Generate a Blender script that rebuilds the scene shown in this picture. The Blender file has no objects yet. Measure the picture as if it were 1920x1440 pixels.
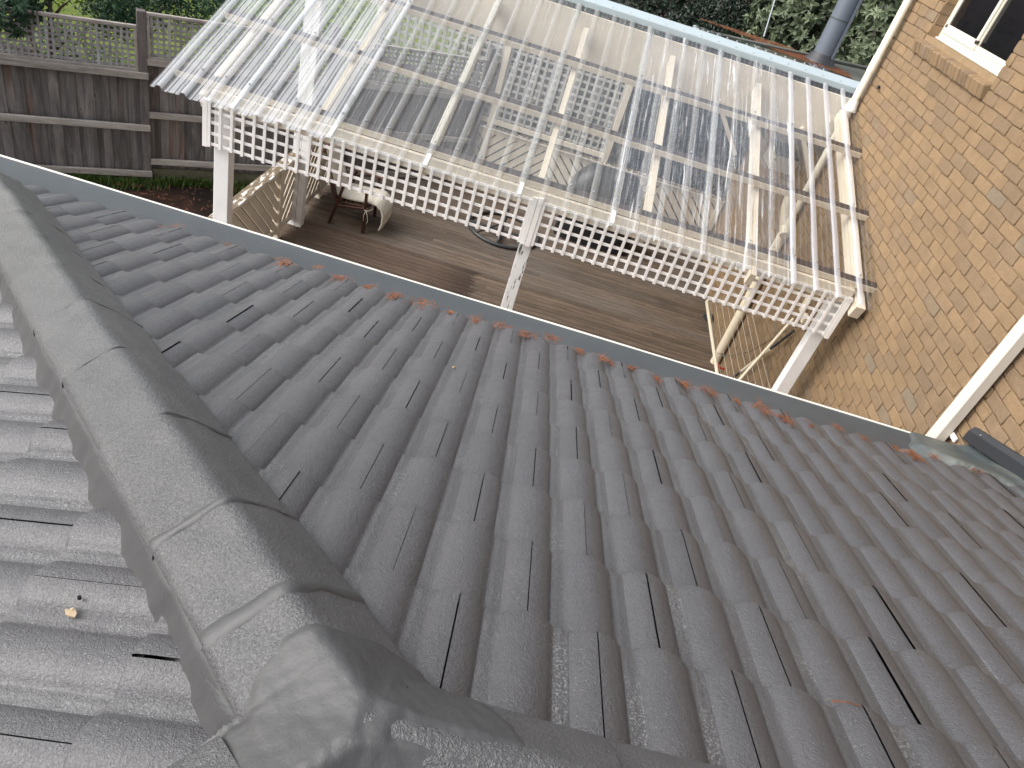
import bpy, math, random
import numpy as np
from mathutils import Vector, Matrix
random.seed(7); rng = np.random.default_rng(7)
S = bpy.context.scene; COL = S.collection
rad = math.radians
# ------------------------------------------------------------------ camera
ROLL, PITCH, YAW, FPX = 0.32251735, 0.63570987, 0.05202971, 1381.45
fw = Vector((math.sin(YAW)*math.cos(PITCH), math.cos(YAW)*math.cos(PITCH), -math.sin(PITCH)))
r0 = Vector((math.cos(YAW), -math.sin(YAW), 0)); u0 = r0.cross(fw)
rt = math.cos(ROLL)*r0 + math.sin(ROLL)*u0; up = -math.sin(ROLL)*r0 + math.cos(ROLL)*u0
cd = bpy.data.cameras.new('camera'); cam = bpy.data.objects.new('camera', cd); COL.objects.link(cam)
cam.matrix_world = Matrix(((rt.x, up.x, -fw.x, 0), (rt.y, up.y, -fw.y, 0), (rt.z, up.z, -fw.z, 0), (0, 0, 0, 1)))
cd.sensor_width = 36; cd.lens = 36*FPX/1920; cd.clip_start = .05; cd.clip_end = 2000
S.camera = cam
# ------------------------------------------------------------------ world, sun, exposure
SUN_EL, SUN_AZ = rad(40), rad(-104)
W = bpy.data.worlds.new('World'); S.world = W; W.use_nodes = True
nt = W.node_tree; nt.nodes.clear()
sky = nt.nodes.new('ShaderNodeTexSky'); sky.sky_type = 'NISHITA'; sky.sun_disc = False
sky.sun_elevation = SUN_EL; sky.sun_rotation = SUN_AZ; sky.dust_density = 3.0; sky.air_density = 1.0
hs = nt.nodes.new('ShaderNodeHueSaturation'); hs.inputs['Saturation'].default_value = .30
bg = nt.nodes.new('ShaderNodeBackground'); bg.inputs[1].default_value = .15
wo = nt.nodes.new('ShaderNodeOutputWorld')
nt.links.new(sky.outputs[0], hs.inputs['Color']); nt.links.new(hs.outputs[0], bg.inputs[0]); nt.links.new(bg.outputs[0], wo.inputs[0])
sl = bpy.data.lights.new('sun', 'SUN'); sl.energy = 1.35; sl.angle = rad(65); sl.color = (1, .975, .94)
sun = bpy.data.objects.new('sun', sl); COL.objects.link(sun)
sd = Vector((math.sin(SUN_AZ)*math.cos(SUN_EL), math.cos(SUN_AZ)*math.cos(SUN_EL), math.sin(SUN_EL)))
sun.rotation_euler = sd.to_track_quat('Z', 'Y').to_euler()
S.view_settings.view_transform = 'Standard'; S.view_settings.look = 'None'; S.view_settings.gamma = 1
S.view_settings.exposure = 1.28
S.cycles.transparent_max_bounces = 24; S.cycles.max_bounces = 8

# ------------------------------------------------------------------ measuring helpers (pixel of the 1920 px photo -> point in the place)
def ray(x, y): return fw*FPX + rt*(x-960) - up*(y-720)
def onx(x, y, X): d = ray(x, y); return d*(X/d.x)
def ony(x, y, Y): d = ray(x, y); return d*(Y/d.y)
def onz(x, y, Z): d = ray(x, y); return d*(Z/d.z)
TA = math.tan(.33749818); ZA = -.93720159          # front roof slope, tile crests: z = ZA - TA*y
CA, SA = math.cos(.33749818), math.sin(.33749818)
HK = .53                                            # hip line in plan: x + y = HK
def onroof(x, y, dz=0): d = ray(x, y); return d*((ZA+dz)/(d.z+TA*d.y))
TB = math.tan(.31558659)
def zs(y): return -2.41 + TB*(y-5.72)               # pergola sheet plane
def vnoise(p, s=1.0, seed=0):
    # cheap smooth noise from sums of sines, p: (n,2|3)
    p = np.asarray(p)*s; r = np.random.default_rng(seed); o = 0
    for i in range(5):
        k = r.normal(size=p.shape[1])*1.6; o = o + np.sin(p@k + r.uniform(0, 6.28))
    return o/3.0

# ------------------------------------------------------------------ materials
class G:
    def __init__(s, name):
        s.m = bpy.data.materials.new(name); s.m.use_nodes = True; s.t = s.m.node_tree; s.t.nodes.clear()
        s.out = s.n('OutputMaterial'); s.tc = s.n('TexCoord')
    def n(s, typ, **kw):
        nd = s.t.nodes.new('ShaderNode'+typ)
        for k, v in kw.items(): setattr(nd, k, v)
        return nd
    def set(s, sock, v):
        if hasattr(v, 'is_output'): s.t.links.new(v, sock)
        elif isinstance(v, (tuple, list)) and len(v) == 3 and sock.type == 'RGBA': sock.default_value = (*v, 1)
        else: sock.default_value = v
    def map(s, scale=(1, 1, 1), rot=(0, 0, 0), src=None):
        m = s.n('Mapping'); s.set(m.inputs[0], src or s.tc.outputs['Object']); m.inputs['Scale'].default_value = scale; m.inputs['Rotation'].default_value = rot
        return m.outputs[0]
    def noise(s, vec, scale, detail=4, rough=.6, dist=0):
        n = s.n('TexNoise'); s.set(n.inputs['Vector'], vec); n.inputs['Scale'].default_value = scale; n.inputs['Detail'].default_value = detail
        n.inputs['Roughness'].default_value = rough; n.inputs['Distortion'].default_value = dist; return n.outputs[0]
    def vor(s, vec, scale, feature='F1', out=0):
        n = s.n('TexVoronoi', feature=feature); s.set(n.inputs['Vector'], vec); n.inputs['Scale'].default_value = scale; return n.outputs[out]
    def ramp(s, f, stops):
        n = s.n('ValToRGB'); s.set(n.inputs[0], f); e = n.color_ramp.elements
        while len(e) < len(stops): e.new(.5)
        for a, (p, c) in zip(e, stops):
            a.position = p; a.color = (c, c, c, 1) if isinstance(c, (int, float)) else (*c, 1)
        return n.outputs[0]
    def mix(s, f, a, b, mode='MIX'):
        n = s.n('Mix', data_type='RGBA', blend_type=mode); s.set(n.inputs[0], f); s.set(n.inputs[6], a); s.set(n.inputs[7], b); return n.outputs[2]
    def math(s, op, a, b=0, c=None, clamp=False):
        n = s.n('Math', operation=op, use_clamp=clamp); s.set(n.inputs[0], a); s.set(n.inputs[1], b)
        if c is not None: s.set(n.inputs[2], c)
        return n.outputs[0]
    def tint(s): n = s.n('Attribute', attribute_name='tint'); return n.outputs['Fac']
    def scale(s, col, f):
        n = s.n('VectorMath', operation='SCALE'); s.set(n.inputs[0], col); s.set(n.inputs['Scale'], f); return n.outputs[0]
    def bump(s, h, strength=.5, dist=.002, nrm=None):
        n = s.n('Bump'); s.set(n.inputs['Height'], h); n.inputs['Strength'].default_value = strength; n.inputs['Distance'].default_value = dist
        if nrm: s.set(n.inputs['Normal'], nrm)
        return n.outputs[0]
    def nz(s):
        x = s.n('SeparateXYZ'); s.set(x.inputs[0], s.tc.outputs['Normal']); return x.outputs[2]
    def pr(s, col, rough=.6, normal=None, spec=.5, metal=0, coat=0, **kw):
        p = s.n('BsdfPrincipled'); s.set(p.inputs['Base Color'], col); s.set(p.inputs['Roughness'], rough); s.set(p.inputs['Specular IOR Level'], spec)
        s.set(p.inputs['Metallic'], metal); s.set(p.inputs['Coat Weight'], coat)
        if normal: s.set(p.inputs['Normal'], normal)
        for k, v in kw.items(): s.set(p.inputs[k], v)
        return p.outputs[0]
    def done(s, sh): s.t.links.new(sh, s.out.inputs[0]); return s.m

def simple(name, col, rough=.6, var=.15, vs=6, bs=0, bscale=60, spec=.5, metal=0, tint=0, bd=.002, st=(1, 1, 1)):
    g = G(name); v = g.map(st); n = g.noise(v, vs)
    f = g.math('MULTIPLY_ADD', n, 2*var, 1-var)
    if tint: f = g.math('MULTIPLY', f, g.math('MULTIPLY_ADD', g.tint(), tint, 1-tint/2))
    c = g.scale(col, f)
    nb = g.bump(g.noise(v, bscale), bs, bd) if bs else None
    return g.done(g.pr(c, rough, nb, spec, metal))

MT = {}
def m_tile(name, base, br=1.0, rgh=.42, patt=1.0, gl=1.0):
    g = G(name); v = g.map()
    big = g.noise(v, 2.2, 3); mid = g.noise(v, 14, 4)
    f = g.math('MULTIPLY_ADD', big, .34, .83); f = g.math('MULTIPLY', f, g.math('MULTIPLY_ADD', mid, .22, .89))
    ti = g.math('MODULO', g.tint(), 2.0); isp = g.ramp(g.math('MULTIPLY', g.tint(), .25), [(.30, 0.), (.48, 1.)]); f = g.math('MULTIPLY', f, g.math('MULTIPLY_ADD', ti, .16, .92))
    f = g.math('MULTIPLY', f, g.math('MULTIPLY_ADD', g.noise(v, 120, 2, .6), .55, .72)); c = g.scale(base, f)
    warm = g.ramp(g.noise(v, 1.1, 2), [(.42, 0.), (.72, .35)])
    c = g.mix(warm, c, (base[0]*1.06, base[1]*.98, base[2]*.92))
    # white flecks painted in for the sparkle of the tiles
    vd = g.vor(v, 95, out=0); spk = g.math('LESS_THAN', vd, .12)
    st_ = g.ramp(g.noise(g.map((5, 1, 1)), 2.6, 5, .65), [(.42, 0.), (.70, .22)]); c = g.mix(st_, c, (base[0]*1.9, base[1]*1.85, base[2]*1.75)); dk_ = g.ramp(g.noise(v, 3.1, 5, .7, .6), [(.55, 0.), (.75, .28)]); c = g.mix(dk_, c, (base[0]*.55, base[1]*.53, base[2]*.5))
    gate = g.math('GREATER_THAN', g.noise(v, 5.5, 3), .52/gl if gl else 9)
    spk = g.math('MULTIPLY', spk, gate)
    c = g.mix(g.math('MULTIPLY', spk, .42), c, (.36, .36, .35))
    pat = g.ramp(g.noise(g.map((1, .35, 1)), 6.5, 3, .5), [(.50, 0.), (.66, 1.)]); gl2 = g.math('MULTIPLY', pat, g.math('GREATER_THAN', g.noise(v, 210, 2), .56)); c = g.mix(g.math('MULTIPLY', g.math('MULTIPLY', gl2, isp), .42), c, (.34, .34, .33)); c = g.mix(g.math('MULTIPLY', isp, .20), c, (.085, .085, .083))  # glitter highlights of the pans painted into the colour, pans lightened too
    # rolled paint texture: flattened worms
    w = g.noise(g.map((1, 1, 1)), 190*patt, 3, .55, .9); w2 = g.noise(v, 420, 2)
    h = g.math('ADD', w, g.math('MULTIPLY', w2, .35)); h = g.math('ADD', h, g.math('MULTIPLY', g.noise(v, 80, 2), .8)); h = g.math('ADD', h, g.math('MULTIPLY', spk, .8))
    nb = g.bump(h, .95*br, .0032)
    ro = g.math('MULTIPLY_ADD', g.noise(v, 25, 3), .22, rgh-.1)
    return g.done(g.pr(c, ro, nb, .5, 0, coat=.12, **{'Coat Roughness': .22}))
MT['tile'] = m_tile('painted_roof_tile', (.0535, .0525, .0560), 1.0)
MT['cap'] = m_tile('painted_ridge_cap', (.057, .057, .059), 1.3, .38, .8, .9)
def m_mortar():
    g = G('smeared_roof_mortar'); v = g.map((1, 1, .25), (0, .5, .8))
    n = g.noise(v, 60, 5, .7); c = g.scale((.042, .0415, .042), g.math('MULTIPLY_ADD', n, .5, .75))
    return g.done(g.pr(c, .5, g.bump(n, .5, .003), .45))
MT['mortar'] = m_mortar()
MT['dark'] = simple('dark_void', (.012, .012, .013), .9, spec=.1)

def m_brick():
    g = G('tan_clay_brick'); v = g.map(); t = g.tint()
    c = g.ramp(t, [(0, (.188, .130, .080)), (.3, (.212, .142, .080)), (.55, (.225, .151, .085)), (.7, (.195, .134, .083)), (.8, (.160, .110, .068)), (.88, (.185, .135, .088)), (.95, (.172, .138, .098)), (1, (.20, .118, .073))])
    n = g.noise(v, 9, 5); c = g.scale(c, g.math('MULTIPLY_ADD', n, .36, .82))
    n2 = g.noise(g.map((1, 40, 6)), 5, 3)   # drag lines of the wire cut
    fine = g.noise(v, 140, 4, .7)
    c = g.scale(c, g.math('MULTIPLY_ADD', fine, .7, .65)); bl = g.noise(v, 3.2, 4); c = g.scale(c, g.math('MULTIPLY_ADD', bl, .4, .8))
    sp = g.math('LESS_THAN', g.vor(v, 120), .12); c = g.mix(g.math('MULTIPLY', sp, .5), c, (.38, .32, .25))
    lump = g.noise(v, 38, 3)
    h = g.math('ADD', g.math('ADD', fine, g.math('MULTIPLY', n2, .6)), g.math('MULTIPLY', lump, 1.3))
    return g.done(g.pr(c, .9, g.bump(h, 1.0, .006), .2))
MT['brick'] = m_brick()
def m_mort():
    g = G('sandy_brick_mortar'); v = g.map(); n = g.noise(v, 11, 5); f = g.noise(v, 160, 3)
    c = g.scale((.235, .165, .098), g.math('MULTIPLY_ADD', n, .5, .75)); c = g.scale(c, g.math('MULTIPLY_ADD', f, .5, .75))
    return g.done(g.pr(c, .95, g.bump(g.math('ADD', f, n), .8, .005), .1))
MT['bmortar'] = m_mort()

def m_paint(name, col, wear, thr, woodc=(.20, .165, .135), dirt=.18, grain=(1, 1, 1), topwear=0, rough=.6, ps=26):
    """old painted timber; wear sits where the object's own top faces are (weathering), or anywhere above a noise threshold"""
    g = G(name); v = g.map(grain)
    n = g.noise(v, ps, 6, .65, .4); d = g.noise(g.map(), 5, 4)
    c = g.scale(col, g.math('MULTIPLY_ADD', d, dirt*2, 1-dirt))
    w = g.ramp(n, [(thr, 0.), (thr+.035, 1.)])
    if topwear:
        up_ = g.math('GREATER_THAN', g.nz(), .6)
        wt = g.ramp(g.noise(v, ps*.6, 6, .7), [(.5-topwear*.35, 0.), (.58-topwear*.35, 1.)])
        w = g.math('MAXIMUM', w, g.math('MULTIPLY', up_, wt))
    w = g.math('MULTIPLY', w, wear)
    gr = g.noise(g.map(tuple(a*3 for a in grain)), ps*1.5, 3)
    wc = g.scale(woodc, g.math('MULTIPLY_ADD', gr, 1.2, .4))
    c = g.mix(w, c, wc)
    h = g.math('SUBTRACT', g.math('MULTIPLY', gr, .4), w)
    return g.done(g.pr(c, rough, g.bump(h, .5, .002), .4))
CR = (.70, .64, .56); WH = (.74, .725, .705)
MT['cream'] = m_paint('cream_painted_timber', (.66, .58, .47), .8, .70, grain=(1, 1, 1))
MT['cream_x'] = m_paint('cream_painted_beam', (.66, .58, .47), .85, .73, grain=(.15, 2, 2))
MT['purlin'] = m_paint('purlin_worn_on_top', (.66, .58, .47), 1.0, .74, (.032, .020, .016), grain=(.12, 1.5, 1.5), topwear=.75)
MT['white_x'] = m_paint('white_painted_timber', WH, .7, .70, grain=(1, 1, .2))
MT['post_peel'] = m_paint('peeling_white_post', WH, 1.0, .565, (.10, .095, .09), grain=(2.2, 2.2, .35), ps=16)
MT['rail_worn'] = m_paint('handrail_flaking_paint', (.72, .67, .60), 1.0, .62, (.13, .095, .055), grain=(3, .8, 3), topwear=.30, ps=11)
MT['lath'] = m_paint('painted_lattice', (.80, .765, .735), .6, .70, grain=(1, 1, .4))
MT['lath_shade'] = m_paint('shaded_lattice_paint', (.40, .385, .36), .6, .70, grain=(1, 1, .4))  # lattice paint darkened to carry the shade at the back
MT['pvc'] = simple('cream_pvc', (.66, .58, .44), .38, .05)
MT['pvcw'] = simple('pale_cream_pipe', (.72, .67, .56), .35, .04)
MT['dp'] = simple('cream_downpipe_metal', (.52, .48, .42), .35, .03, spec=.5)
MT['win'] = simple('cream_window_aluminium', (.56, .53, .44), .35, .03)
MT['winw'] = simple('white_window_sill_metal', (.62, .61, .58), .35, .03)
MT['glip'] = simple('white_gutter_lip', (.80, .77, .70), .4, .06)
MT['apron'] = simple('charcoal_flashing_metal', (.022, .0235, .027), .42, .06)
MT['flash'] = simple('pale_blue_ridge_metal', (.32, .375, .395), .4, .07, vs=3)
MT['flue'] = simple('blue_grey_flue_metal', (.09, .105, .13), .45, .08, bs=.1)
MT['rubber'] = simple('black_rubber_boot', (.018, .018, .022), .55)
MT['steel'] = simple('zinc_screw', (.42, .45, .46), .35, metal=.7)
MT['seal'] = simple('white_sealant', (.75, .74, .72), .5)
MT['needle'] = simple('rust_pine_needles', (.17, .056, .018), .7, .35, vs=60, tint=.9)
MT['needle2'] = simple('brown_dry_needles', (.09, .035, .018), .8, .35, vs=60, tint=.9)
MT['charc'] = simple('charcoal_tube', (.035, .037, .036), .45, .1)
MT['chair'] = simple('dark_stained_timber', (.052, .017, .011), .35, .25, vs=30, bs=.2)
MT['chair2'] = simple('reddish_brown_slats', (.11, .05, .032), .4, .3, vs=20, bs=.2, tint=.4)
MT['cush'] = simple('cream_canvas', (.60, .55, .45), .85, .06, bs=.3, bscale=300)
MT['black'] = simple('black_cover', (.012, .012, .014), .5, .2)
MT['boxc'] = simple('cream_cabinet', (.55, .49, .38), .5, .06)
MT['red'] = simple('red_plastic', (.45, .03, .02), .4)
MT['rock'] = simple('pale_rock', (.42, .40, .36), .9, .3, vs=9, bs=.7, bscale=12, bd=.03)
MT['bark'] = simple('brown_bark', (.085, .055, .04), .9, .35, vs=14, bs=.8, bscale=40, bd=.01)
MT['cord'] = simple('pale_cord', (.5, .46, .38), .6)
MT['sticker'] = simple('white_sticker', (.78, .80, .80), .5, .02)
MT['ink'] = simple('grey_sticker_print', (.16, .19, .2), .6, .02)
MT['leafdry'] = simple('dry_leaf_fragment', (.36, .27, .17), .7, .45, vs=90, bs=.6, bscale=90)
MT['snail'] = simple('golden_flake', (.26, .18, .09), .6, .3, vs=60)

def m_guard():
    g = G('gutter_mesh_painted'); v = g.map()
    n = g.noise(v, 1.6, 4); c = g.scale((.045, .052, .057), g.math('MULTIPLY_ADD', n, .45, .78))
    # dry dust blooms and water spots
    d = g.ramp(g.noise(v, 4.5, 5, .7, 1.5), [(.52, 0.), (.72, .38)]); c = g.mix(d, c, (.07, .075, .076))
    sp = g.math('LESS_THAN', g.vor(v, 58), .10); gate = g.math('GREATER_THAN', g.noise(v, 1.3, 2), .47)
    sp = g.math('MULTIPLY', sp, gate); c = g.mix(g.math('MULTIPLY', sp, .55), c, (.28, .29, .29))
    wv = g.n('TexWave', wave_type='BANDS', bands_direction='X'); g.set(wv.inputs['Vector'], v); wv.inputs['Scale'].default_value = 55
    h = g.math('ADD', g.math('MULTIPLY', wv.outputs[1], .25), g.noise(v, 9, 3))
    return g.done(g.pr(c, .55, g.bump(h, .35, .003), .3))
MT['guard'] = m_guard()
def m_memb():
    g = G('waterproof_membrane'); v = g.map(); n = g.noise(v, 5, 5, .65, .8)
    c = g.ramp(n, [(.3, (.042, .052, .057)), (.52, (.06, .07, .068)), (.7, (.095, .098, .085))])
    return g.done(g.pr(c, .5, g.bump(g.noise(v, 14, 5), .6, .01), .4))
MT['memb'] = m_memb()

def m_boards(name, dark, light, axis_scale, tintamt, rough=.75, rust=None, stain=None, knots=False):
    g = G(name); v = g.map(axis_scale); o = g.n('VectorMath', operation='ADD'); g.set(o.inputs[0], v)
    cb = g.n('CombineXYZ'); t17 = g.math('MULTIPLY', g.tint(), 37.); g.set(cb.inputs[0], t17); g.set(cb.inputs[1], t17); g.set(cb.inputs[2], t17); g.set(o.inputs[1], cb.outputs[0]); vv = o.outputs[0]
    n = g.noise(vv, 7, 6, .65, .6); gr = g.noise(vv, 28, 4, .7, .3)
    c = g.mix(g.ramp(n, [(.3, 0.), (.7, 1.)]), dark, light)
    c = g.scale(c, g.math('MULTIPLY_ADD', gr, .9, .55))
    c = g.scale(c, g.math('MULTIPLY_ADD', g.tint(), tintamt, 1-tintamt/2))
    if rust:
        f = g.ramp(g.noise(vv, 2.4, 3, .5), [(.60, 0.), (.74, .75)]); c = g.mix(f, c, rust)
    if knots:
        kd = g.vor(g.map((5.5, 5.5, 3.2), src=None), 1.0); k = g.ramp(kd, [(.05, .8), (.12, 0.)]); c = g.mix(k, c, (.09, .07, .06))
        k2 = g.ramp(kd, [(.11, 0.), (.15, .35), (.2, 0.)]); c = g.mix(k2, c, (.26, .22, .2))
    if stain: c = stain(g, c)
    return g.done(g.pr(c, rough, g.bump(gr, .5, .002), .3))
MT['paling'] = m_boards('weathered_grey_paling', (.052, .046, .044), (.195, .178, .170), (1.3, 1.3, .16), .4, .85, (.17, .075, .04), None, True)
MT['rail'] = m_boards('weathered_fence_rail', (.20, .175, .155), (.36, .33, .30), (.3, .3, 2), .25, .85)
MT['fpost'] = m_boards('dark_fence_post', (.06, .05, .047), (.15, .13, .125), (2, 2, .3), .2, .85)
MT['flath'] = m_boards('grey_fence_lath', (.17, .16, .158), (.33, .32, .32), (1, 1, .5), .4, .85)
MT['moss'] = m_boards('mossy_board', (.06, .055, .035), (.12, .11, .075), (.4, .4, 1), .3, .9)
def deck_stain(g, c):
    # an oiled, redder patch with a square end and a dark edge, and a pale dry patch further in
    sx = g.n('SeparateXYZ'); g.set(sx.inputs[0], g.tc.outputs['Object']); X, Y = sx.outputs[0], g.math('ADD', sx.outputs[1], 8.0)
    w = g.math('MULTIPLY_ADD', g.noise(g.map((.4, 12, 1)), 3, 3), .5, -.25)
    inx = g.math('LESS_THAN', g.math('ADD', X, w), -.47); iny = g.math('LESS_THAN', Y, 9.03)
    m = g.math('MULTIPLY', inx, iny)
    c2 = g.mix(.45, c, (.075, .040, .027)); c = g.mix(g.math('MULTIPLY', m, g.math('MULTIPLY_ADD', g.noise(g.map((.5, .6, 1)), 2, 4), .9, .35, clamp=True)), c, c2)
    e = g.ramp(g.math('SUBTRACT', g.math('ADD', X, .47), 0), [(0, 0.), (1, 0.)])
    dd = g.math('MULTIPLY_ADD', X, 1.6, 1.75, clamp=True)   # darkens towards the square end
    c = g.mix(g.math('MULTIPLY', g.math('MULTIPLY', g.math('MULTIPLY', m, dd), g.math('GREATER_THAN', Y, 7.0)), .7), c, (.016, .009, .007))
    gy = g.ramp(g.noise(g.map((.35, .8, 1)), 1.1, 4), [(.40, 0.), (.62, .55)])
    ly = g.math('GREATER_THAN', Y, 9.03); c = g.mix(g.math('MULTIPLY', gy, ly), c, (.15, .132, .118))
    dk = g.ramp(g.noise(g.map((.5, .6, 1)), 1.6, 5, .7), [(.55, 0.), (.72, .5)]); c = g.mix(dk, c, (.038, .029, .024))
    return c
MT['deck'] = m_boards('weathered_deck_board', (.066, .047, .034), (.17, .125, .09), (.45, 6, 6), .5, .7, None, deck_stain)
def m_ground():
    g = G('brown_mulch_ground'); v = g.map(); n = g.noise(v, 1.2, 6, .7, .8); f = g.noise(v, 24, 5, .8)
    c = g.ramp(n, [(.35, (.006, .005, .005)), (.5, (.018, .010, .007)), (.66, (.045, .020, .012))])
    ch = g.ramp(g.vor(g.map((1, .3, 1), (0, 0, .6)), 26), [(.05, .6), (.2, 0.)]); c = g.mix(ch, c, (.07, .034, .02))
    c = g.scale(c, g.math('MULTIPLY_ADD', f, 1.2, .4)); return g.done(g.pr(c, .9, g.bump(f, 1, .02), .2))
MT['mulch'] = m_ground()
def m_lawn():
    g = G('bright_lawn'); v = g.map(); n = g.noise(v, 1.3, 5, .7); f = g.noise(v, 30, 4, .8)
    c = g.ramp(n, [(.3, (.05, .075, .010)), (.52, (.10, .135, .016)), (.75, (.17, .19, .03))]); c = g.scale(c, g.math('MULTIPLY_ADD', f, .8, .6))
    return g.done(g.pr(c, .9, g.bump(f, 1, .03), .2))
MT['lawn'] = m_lawn()
def m_leaf(name, c1, c2, rough=.45, edge=None):
    g = G(name); t = g.tint(); c = g.mix(t, c1, c2)
    n = g.noise(g.map(), 2.2, 3); c = g.scale(c, g.math('MULTIPLY_ADD', n, .7, .65))
    d = g.pr(c, rough, None, .4); tr = g.n('BsdfTranslucent'); g.set(tr.inputs[0], c)
    ms = g.n('MixShader'); ms.inputs[0].default_value = .22; g.t.links.new(d, ms.inputs[1]); g.t.links.new(tr.outputs[0], ms.inputs[2])
    return g.done(ms.outputs[0])
MT['lf_laurel'] = m_leaf('dark_laurel_leaf', (.012, .036, .017), (.042, .095, .045))
MT['lf_thin'] = m_leaf('yellow_green_leaf', (.03, .065, .012), (.12, .18, .025))
MT['lf_dark'] = m_leaf('deep_green_leaf', (.004, .011, .006), (.015, .032, .015))
MT['lf_var'] = m_leaf('variegated_grey_green_leaf', (.030, .048, .023), (.17, .205, .115))
MT['lf_lime'] = m_leaf('lime_whorl_leaf', (.07, .11, .015), (.15, .20, .035))
MT['lf_grass'] = m_leaf('grass_blade', (.025, .05, .008), (.08, .13, .02))

def m_sheet(name, haze, specks, streak, tone=(.80, .80, .78), gloss=1.0, trans=(.95, .96, .95), ribs=0., streaks=0.):
    g = G(name); v = g.map()
    big = g.noise(g.map((1, .35, 1)), 3.2, 4, .6, .5); fine = g.noise(v, 170, 2, .7); mid = g.noise(g.map((1, .22, 0)), 16, 4, .7)
    h = g.math('MULTIPLY', g.math('MULTIPLY_ADD', big, .9, .5), haze)  # whitening stands for reflected sky as well as dirt
    sp = g.ramp(fine, [(.50, 0.), (.68, 1.)])
    h = g.math('ADD', h, g.math('MULTIPLY', g.math('MULTIPLY', sp, g.ramp(mid, [(.35, .15), (.7, 1.)])), specks))
    h = g.math('MULTIPLY', h, g.math('MULTIPLY_ADD', g.tint(), 1.2, -.25, clamp=True))
    if streaks: sk = g.ramp(g.noise(g.map((34, 1.1, 0)), 1.0, 4, .6, .5), [(.57, 0.), (.66, 1.)]); h = g.math('ADD', h, g.math('MULTIPLY', sk, streaks))  # bright streak reflections painted in as white haze
    rt_ = g.math('LESS_THAN', g.tint(), .2)
    if ribs: h = g.math('MAXIMUM', h, g.math('MULTIPLY', rt_, ribs))  # rib tops whitened in place of the light they reflect
    h = g.math('MINIMUM', h, .93)
    # vertical streaks that wobble what lies behind
    wob = g.noise(g.map((38, 2.2, 0)), 1.0, 3, .5, .35); nb = g.bump(wob, streak, .012)
    tr = g.n('BsdfTransparent'); g.set(tr.inputs[0], trans)
    df = g.n('BsdfDiffuse'); g.set(df.inputs[0], tone); tl = g.n('BsdfTranslucent'); g.set(tl.inputs[0], tone)
    ha = g.n('MixShader'); ha.inputs[0].default_value = .42; g.t.links.new(df.outputs[0], ha.inputs[1]); g.t.links.new(tl.outputs[0], ha.inputs[2])
    m1 = g.n('MixShader'); g.set(m1.inputs[0], h); g.t.links.new(tr.outputs[0], m1.inputs[1]); g.t.links.new(ha.outputs[0], m1.inputs[2])
    gl = g.n('BsdfGlossy'); gl.inputs['Roughness'].default_value = .06; g.set(gl.inputs['Normal'], nb); g.set(gl.inputs[0], (1, 1, 1))
    lw = g.n('LayerWeight'); lw.inputs[0].default_value = .5; g.set(lw.inputs['Normal'], nb)
    fr = g.math('MULTIPLY_ADD', g.math('POWER', lw.outputs['Facing'], 3.2), .75*gloss, .055*gloss, clamp=True)
    m2 = g.n('MixShader'); g.set(m2.inputs[0], fr); g.t.links.new(m1.outputs[0], m2.inputs[1]); g.t.links.new(gl.outputs[0], m2.inputs[2])
    return g.done(m2.outputs[0])
MT['sheet_whitened'] = m_sheet('sky_whitened_clear_sheet', .50, .12, .10, (.80, .82, .84), 1.0, ribs=.5)  # pans whitened for the bright sky they mirror, plus dirt
MT['sheet_mid'] = m_sheet('dusty_clear_sheet', .10, .36, .35, (.50, .50, .47), 1.2, ribs=.34, streaks=.25)
MT['sheet_new'] = m_sheet('clean_clear_sheet', .0, .03, .9, (.68, .68, .72), 1.1, ribs=.50, streaks=.15)
MT['sheet_glint'] = m_sheet('streaky_clear_sheet', .0, .07, 1.6, (.70, .70, .70), 1.7, ribs=.24, streaks=.75)
MT['sheet_tiny'] = m_sheet('clear_sheet_far_side', .08, .08, .3, (.6, .6, .56), 1.2)
def m_glass():
    g = G('dark_window_glass'); v = g.map(); n = g.noise(g.map((1, 3, .5)), 1.5, 3)
    return g.done(g.pr((.005, .005, .006), .06, g.bump(n, .05, .01), .3, **{'Coat Weight': 0.}))
MT['glass'] = m_glass()
MT['shingle'] = simple('dull_green_roof_sheet', (.075, .078, .066), .8, .4, vs=5, bs=.5, bscale=25, bd=.01)
MT['under'] = simple('shade_dark_ceiling', (.02, .017, .015), .9, .2)  # near-black that stands for the shade below the shelter roof

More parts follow.
